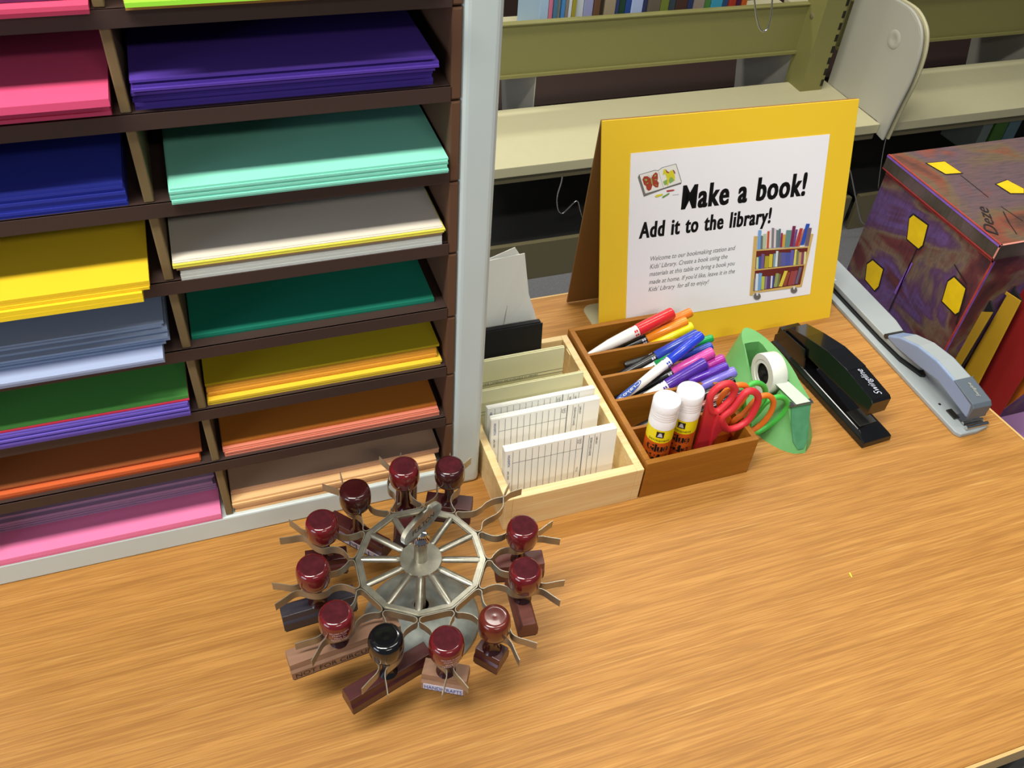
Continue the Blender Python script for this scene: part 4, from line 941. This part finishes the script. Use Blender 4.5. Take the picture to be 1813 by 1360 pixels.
# front end brackets (a pair where two bays meet)
BP = [(1.8450, 1.9632, -0.0668), (1.8450, 1.8958, -0.0688), (1.8450, 1.8510, -0.0876), (1.8450, 1.8256, -0.1137), (1.8450, 1.8098, -0.1592), (1.8450, 1.8064, -0.2289), (1.8450, 1.8167, -0.3167), (1.8450, 1.8249, -0.4098)]
pts = [(p[1], p[2]) for p in BP]
for xx, m in ((1.833, 'cream_metal_grey'), (1.852, 'cream_metal')):
    b = MB(); b.X = SH
    poly = [(2.120, -0.374), (2.120, -0.03)] + [(2.02, -0.03)] + pts + [(YF + 0.012, -0.405), (YF + 0.018, -0.374)]
    b.prism([(xx, y, z) for y, z in poly], (0.004, 0, 0), m)
    o = b.build('end_bracket', t, 0.001)
    # rolled front flange
    b = MB(); b.X = SH
    b.tube(smooth_path([(xx + 0.005, y, z) for y, z in pts], 4), 0.005, m, 8, caps=True); b.build('rolled_edge', o)
b = MB(); b.X = SH @ Matrix.Translation((1.833, 1.915, -0.155)) @ Matrix.Rotation(radians(-90), 4, 'Y'); b.lathe([(0, 0.0005), (0.012, 0.0012), (0.020, 0.0035), (0.026, 0.0003)], 'cream_metal_grey', 24); b.build('pressed_boss', t)

t2 = thing('library_shelving', 'farther brown shelving glimpsed through the gap under the olive beam', 'shelving', (0, 0, FZ))
b = MB(); b.X = SH; b.box(0.3, 4.2, 2.56, 2.58, -0.7395, -0.60, 'kick_metal'); b.build('kick_plate', t2)
b = MB(); b.X = SH; b.box(0.3, 4.2, 2.56, 3.32, -0.60, -0.585, 'brown_board'); b.build('base_shelf', t2)
b = MB(); b.X = SH; b.box(0.3, 4.2, 3.32, 3.34, -0.7395, 0.60, 'brown_board'); b.build('back_panel', t2)

def wire(pts, r, label):
    b = MB(); b.tube(smooth_path(pts, 4), r, 'chrome', 8); o = b.build('wire_support'); tag(o, label, 'wire support'); return o
wire([(0.8718, 1.9000, -0.4295), (0.8711, 1.9000, -0.4671), (0.8631, 1.9000, -0.5151), (0.8708, 1.9000, -0.5558), (0.8840, 1.9000, -0.5687), (0.8965, 1.9000, -0.5595), (0.9175, 1.9000, -0.5371), (0.9276, 1.9000, -0.5367), (0.9381, 1.9000, -0.5656), (0.9573, 1.9000, -0.6208)], 0.0022, 'bent wire book support under the shelf to the left of the sign')
wire([(1.3563, 1.9500, 0.0075), (1.3759, 1.9500, -0.0423), (1.3987, 1.9500, -0.0911), (1.4159, 1.9500, -0.1143), (1.4308, 1.9500, -0.1183), (1.4367, 1.9500, -0.1039), (1.4316, 1.9500, -0.0598), (1.4166, 1.9500, 0.0044)], 0.0024, 'shiny V shaped wire book support hanging at the top edge above the sign')
wire([(1.6801, 1.8000, -0.4204), (1.7143, 1.8000, -0.4641), (1.7383, 1.8000, -0.4854), (1.7789, 1.8000, -0.5528), (1.8362, 1.8000, -0.6497), (1.8620, 1.8000, -0.6822), (1.8890, 1.8000, -0.6967)], 0.0022, 'wire book support between the sign and the painted box')
wire([(1.8921, 1.8700, -0.4187), (1.9045, 1.8700, -0.4848), (1.9328, 1.8700, -0.5851), (1.9724, 1.8700, -0.7139)], 0.0018, 'thin straight wire hanging beside the painted box corner')

# books on the rear shelf
e = [0.899, 0.926, 0.939, 0.95, 0.962, 0.973, 0.984, 0.994, 1.005, 1.031, 1.059, 1.077, 1.09, 1.123, 1.136, 1.158, 1.176, 1.212, 1.226, 1.263, 1.29, 1.313, 1.351, 1.37, 1.408, 1.431, 1.47, 1.489, 1.509, 1.533, 1.55]
bc = [('a8c4dc', 'pale blue'), ('d07890', 'pink'), ('4c7898', 'steel blue'), ('8c9484', 'grey green'), ('4c88c4', 'sky blue'), ('8c8478', 'stone grey'), ('d4d8e0', 'white'), ('a49830', 'olive yellow'), ('ccd4d8', 'silver white'), ('9ca0c8', 'lavender'), ('6c4c34', 'brown'), ('3c3428', 'dark umber'), ('a49478', 'tan'), ('3c4878', 'navy'), ('284838', 'dark green'), ('2c4c94', 'cobalt'), ('b4c4ec', 'ice blue'), ('343c64', 'ink blue'), ('6c6454', 'khaki grey'), ('788438', 'moss and yellow'), ('3c4850', 'slate'), ('4c342c', 'dark brown'), ('303c64', 'midnight blue'), ('9c8c80', 'beige'), ('508444', 'leaf green'), ('40a0c0', 'turquoise'), ('2c5078', 'denim blue'), ('b03828', 'red'), ('50284c', 'plum'), ('c86028', 'orange')]
r = random.Random(3)
for i, (col, nm) in enumerate(bc):
    M('book_' + col, col, 0.5)
    hgt = r.uniform(0.19, 0.26); x0, x1 = e[i] + 0.0006, e[i + 1] - 0.0006; y0 = 2.225 + r.uniform(0, 0.012)
    b = MB(); b.box(x0, x1, y0, y0 + 0.17, -0.249, -0.249 + hgt, 'book_' + col)
    o = b.build('book', None, 0.0015 if x1 - x0 > 0.01 else 0.0008)
    nb = bc[i - 1][1] if i else None
    tag(o, ('%s book spine just right of the %s one on the rear shelf' % (nm, nb)) if nb else 'pale blue book spine, first on the rear shelf beside the white panel', 'book', 'books on the rear shelf')
for col, nm, x0, x1 in (('909c94', 'grey green', 2.400, 2.440), ('5c8c3c', 'leaf green', 2.452, 2.505), ('7898a0', 'pale teal', 2.510, 2.560)):
    M('low_' + col, col, 0.5, noise=0.1)
    b = MB(); b.box(x0, x1, 1.985, 2.14, -0.6185, -0.43, 'low_' + col); tag(b.build('book', None, 0.002), '%s book on the low shelf above the painted box' % nm, 'book', 'books on the low shelf')

# ================================================================ PAINTED BOX ON A LOW LILAC TABLE
LZ = -0.22
t = thing('low_table', 'low lilac topped table beside the right edge of the desk', 'low table', (0, 0, FZ))
b = MB(); b.X = SH; b.box(0.925, 1.75, 0.40, 0.925, LZ - 0.025, LZ, 'lilac'); b.build('tabletop', t, 0.004)
for x in (0.96, 1.71):
    for y in (0.44, 0.885):
        b = MB(); b.X = SH; b.box(x - 0.015, x + 0.015, y - 0.015, y + 0.015, FZ, LZ - 0.025, 'steel_dark'); b.build('leg', t)
PX0, PX1, PY0, PY1 = 0.9305, 1.190, 0.6640, 0.8930
t = thing('painted_box', 'lidded box painted maroon and violet with yellow diamonds beyond the desk edge', 'painted box', (0, 0, LZ))
SL = Matrix.Translation((0, 0, -LZ))
b = MB(); b.X = SL
b.box(PX0, PX1, PY0, PY1, LZ + 0.0005, 0.131, 'brushed_paint')
def strip(p0, p1, wd, n, m, bb):
    p0, p1 = Vector(p0), Vector(p1); d = (p1 - p0).normalized(); s = Vector(n).cross(d).normalized() * wd / 2; o = Vector(n) * 0.0006
    bb.poly([p0 - s + o, p1 - s + o, p1 + s + o, p0 + s + o], m)
strip((PX0, PY0 + 0.001, LZ), (PX0, PY0 + 0.001, 0.129), 0.003, (-1, 0, 0), 'paint_red', b)
strip((PX0 + 0.001, PY0, LZ), (PX0 + 0.001, PY0, 0.129), 0.003, (0, -1, 0), 'paint_violet', b)
strip((PX0, PY0, 0.128), (PX0, PY1, 0.128), 0.004, (-1, 0, 0), 'paint_red', b)
def diamond(c, us, vs, m, bb, off, n):
    pass
def dots(cs, n, bb):
    for pts_ in cs:
        P = [Vector(p) + Vector(n) * 0.0009 for p in pts_]
        c = sum(P, Vector()) / len(P); K = [c + (p - c) * 1.12 - Vector(n) * 0.0004 for p in P]
        bb.poly(K, 'paint_black'); bb.poly(P, 'paint_yellow')
dots([[(0.9305, 0.8179, 0.0959), (0.9305, 0.8138, 0.1042), (0.9305, 0.7837, 0.1064), (0.9305, 0.7772, 0.0774), (0.9305, 0.7810, 0.0690), (0.9305, 0.8065, 0.0684)],
      [(0.9305, 0.8575, -0.0130), (0.9305, 0.8502, -0.0003), (0.9305, 0.8249, 0.0006), (0.9305, 0.8196, -0.0278), (0.9305, 0.8236, -0.0384), (0.9305, 0.8486, -0.0360)],
      [(0.9305, 0.7115, 0.0605), (0.9305, 0.7059, 0.0723), (0.9305, 0.6818, 0.0709), (0.9305, 0.6734, 0.0372), (0.9305, 0.6772, 0.0301), (0.9305, 0.7055, 0.0312)]], (-1, 0, 0), b)
strip((0.9300, 0.7833, 0.0675), (0.9300, 0.7814, -0.0456), 0.0022, (-1, 0, 0), 'paint_black', b)
strip((0.9300, 0.7809, 0.0443), (0.9300, 0.7851, -0.0159), 0.005, (-1, 0, 0), 'paint_violet', b)
strip((0.9300, 0.7150, 0.0879), (0.9300, 0.6828, 0.0769), 0.0018, (-1, 0, 0), 'paint_black', b)
strip((0.9300, 0.6785, 0.0647), (0.9300, 0.6684, 0.0190), 0.0022, (-1, 0, 0), 'paint_black', b)
b.build('body', t)
b = MB(); b.X = SL
lx0, lx1, ly0, ly1 = PX0 - 0.006, PX1 + 0.006, PY0 - 0.003, PY1 + 0.004
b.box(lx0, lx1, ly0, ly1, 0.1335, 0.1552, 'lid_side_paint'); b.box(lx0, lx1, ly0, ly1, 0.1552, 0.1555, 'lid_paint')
strip((lx0, ly0, 0.1540), (lx0, ly1, 0.1540), 0.003, (-1, 0, 0), 'paint_violet', b); strip((lx0 + 0.002, ly0, 0.1555), (lx0 + 0.002, ly1, 0.1555), 0.003, (0, 0, 1), 'paint_red', b)
strip((lx0, ly0, 0.1345), (lx0, ly1, 0.1345), 0.002, (-1, 0, 0), 'paint_red', b)
strip((lx0, ly0 + 0.001, 0.1555), (lx1, ly0 + 0.001, 0.1555), 0.003, (0, 0, 1), 'paint_pink', b); strip((lx0, ly0 + 0.001, 0.1335), (lx0, ly0 + 0.001, 0.1555), 0.0025, (-1, 0, 0), 'paint_pink', b)
dots([[(0.9660, 0.8613, 0.1555), (0.9959, 0.8596, 0.1555), (0.9990, 0.8267, 0.1555), (0.9733, 0.8293, 0.1555)], [(1.0288, 0.7888, 0.1555), (1.0527, 0.7943, 0.1555), (1.0598, 0.7696, 0.1555), (1.0506, 0.7596, 0.1555), (1.0316, 0.7639, 0.1555)]], (0, 0, 1), b)
strip((0.9939, 0.8229, 0.1556), (0.9919, 0.7624, 0.1556), 0.0010, (0, 0, 1), 'paint_black', b)
a = Vector((0.9385, 0.6817, 0.1556)); c = Vector((0.9715, 0.7411, 0.1556)); xd = c - a
b.text('Deze', a, xd, Vector((0, 0, 1)).cross(xd), xd.length, 0.017, 'paint_black', 0.0, 0.3, lift=0.0008)
strip((0.9866, 0.7276, 0.1556), (0.9738, 0.7014, 0.1556), 0.0016, (0, 0, 1), 'paint_black', b); strip((0.9738, 0.7014, 0.1556), (0.9650, 0.6780, 0.1556), 0.0012, (0, 0, 1), 'paint_black', b); strip((0.9928, 0.7390, 0.1556), (0.9967, 0.7015, 0.1556), 0.0010, (0, 0, 1), 'paint_black', b)
b.build('lid', t)

# magazine files leaning in front of the painted box
def magfile(label, poly, ext, col, inner=None):
    M('file_' + col, col, 0.7, noise=0.06)
    t = thing('magazine_file', label, 'file holder', (0, 0, 0), 0, 'coloured file holders beside the painted box')
    b = MB(); b.prism(poly, ext, 'file_' + col); b.build('side_panel', t, 0.0006)
    if inner:
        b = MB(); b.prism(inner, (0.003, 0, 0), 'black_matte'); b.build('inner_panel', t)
    return t
def low(p, z=LZ + 0.001): return (p[0], p[1], z)
A = [(0.9850, 0.6824, 0.0661), (0.9850, 0.6384, 0.0722), (0.9850, 0.6202, -0.0821)]
magfile('yellow cardboard file holder nearest the painted box', [A[0], A[1], (0.985, A[2][1], LZ + 0.001), (0.985, 0.6605, LZ + 0.001), (0.985, 0.6605, A[0][2] - 0.002)], (0.002, 0, 0), 'c89a18',
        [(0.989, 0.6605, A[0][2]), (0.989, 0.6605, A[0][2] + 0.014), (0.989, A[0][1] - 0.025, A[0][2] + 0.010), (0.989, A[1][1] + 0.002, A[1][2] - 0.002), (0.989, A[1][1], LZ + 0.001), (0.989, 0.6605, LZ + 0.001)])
B_ = [(0.9600, 0.6680, 0.0355), (0.9600, 0.6495, 0.0490), (0.9600, 0.6455, -0.0621)]
magfile('small yellow card file close against the painted box corner', [B_[0], B_[1], (0.960, B_[2][1] + 0.01, LZ + 0.001), (0.960, 0.6590, LZ + 0.001)], (0.002, 0, 0), 'b8901c',
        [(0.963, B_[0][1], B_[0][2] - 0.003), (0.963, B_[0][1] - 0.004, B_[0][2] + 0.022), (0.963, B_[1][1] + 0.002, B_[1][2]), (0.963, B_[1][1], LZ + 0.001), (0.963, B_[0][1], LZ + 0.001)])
C_ = [(1.0100, 0.6521, 0.0887), (1.0100, 0.5967, 0.1114), (1.0100, 0.5928, -0.0296), (1.0100, 0.5914, -0.1107)]
cl = lambda p: (p[0], min(p[1], 0.6605), p[2])
magfile('dark red file holder right of the yellow one', [(1.01, 0.6605, C_[0][2]), (1.01, min(C_[1][1], 0.62), C_[0][2]), (1.01, C_[2][1], C_[2][2]), (1.01, C_[3][1], C_[3][2]), (1.01, C_[3][1], LZ + 0.001), (1.01, 0.6605, LZ + 0.001)], (0.002, 0, 0), '9c1812')
E_ = [(1.0350, 0.6142, -0.0386), (1.0350, 0.5864, -0.0031), (1.0350, 0.5709, -0.0264), (1.0350, 0.5928, -0.0713), (1.0350, 0.6142, -0.1441)]
magfile('orange file holder showing low beside the lilac top', [(1.035, 0.6605, E_[0][2]), (1.035, E_[1][1], E_[1][2]), (1.035, E_[2][1], E_[2][2]), (1.035, E_[3][1], E_[3][2]), (1.035, E_[4][1], max(E_[4][2], LZ + 0.001)), (1.035, 0.6605, LZ + 0.001)], (0.002, 0, 0), 'd87818')
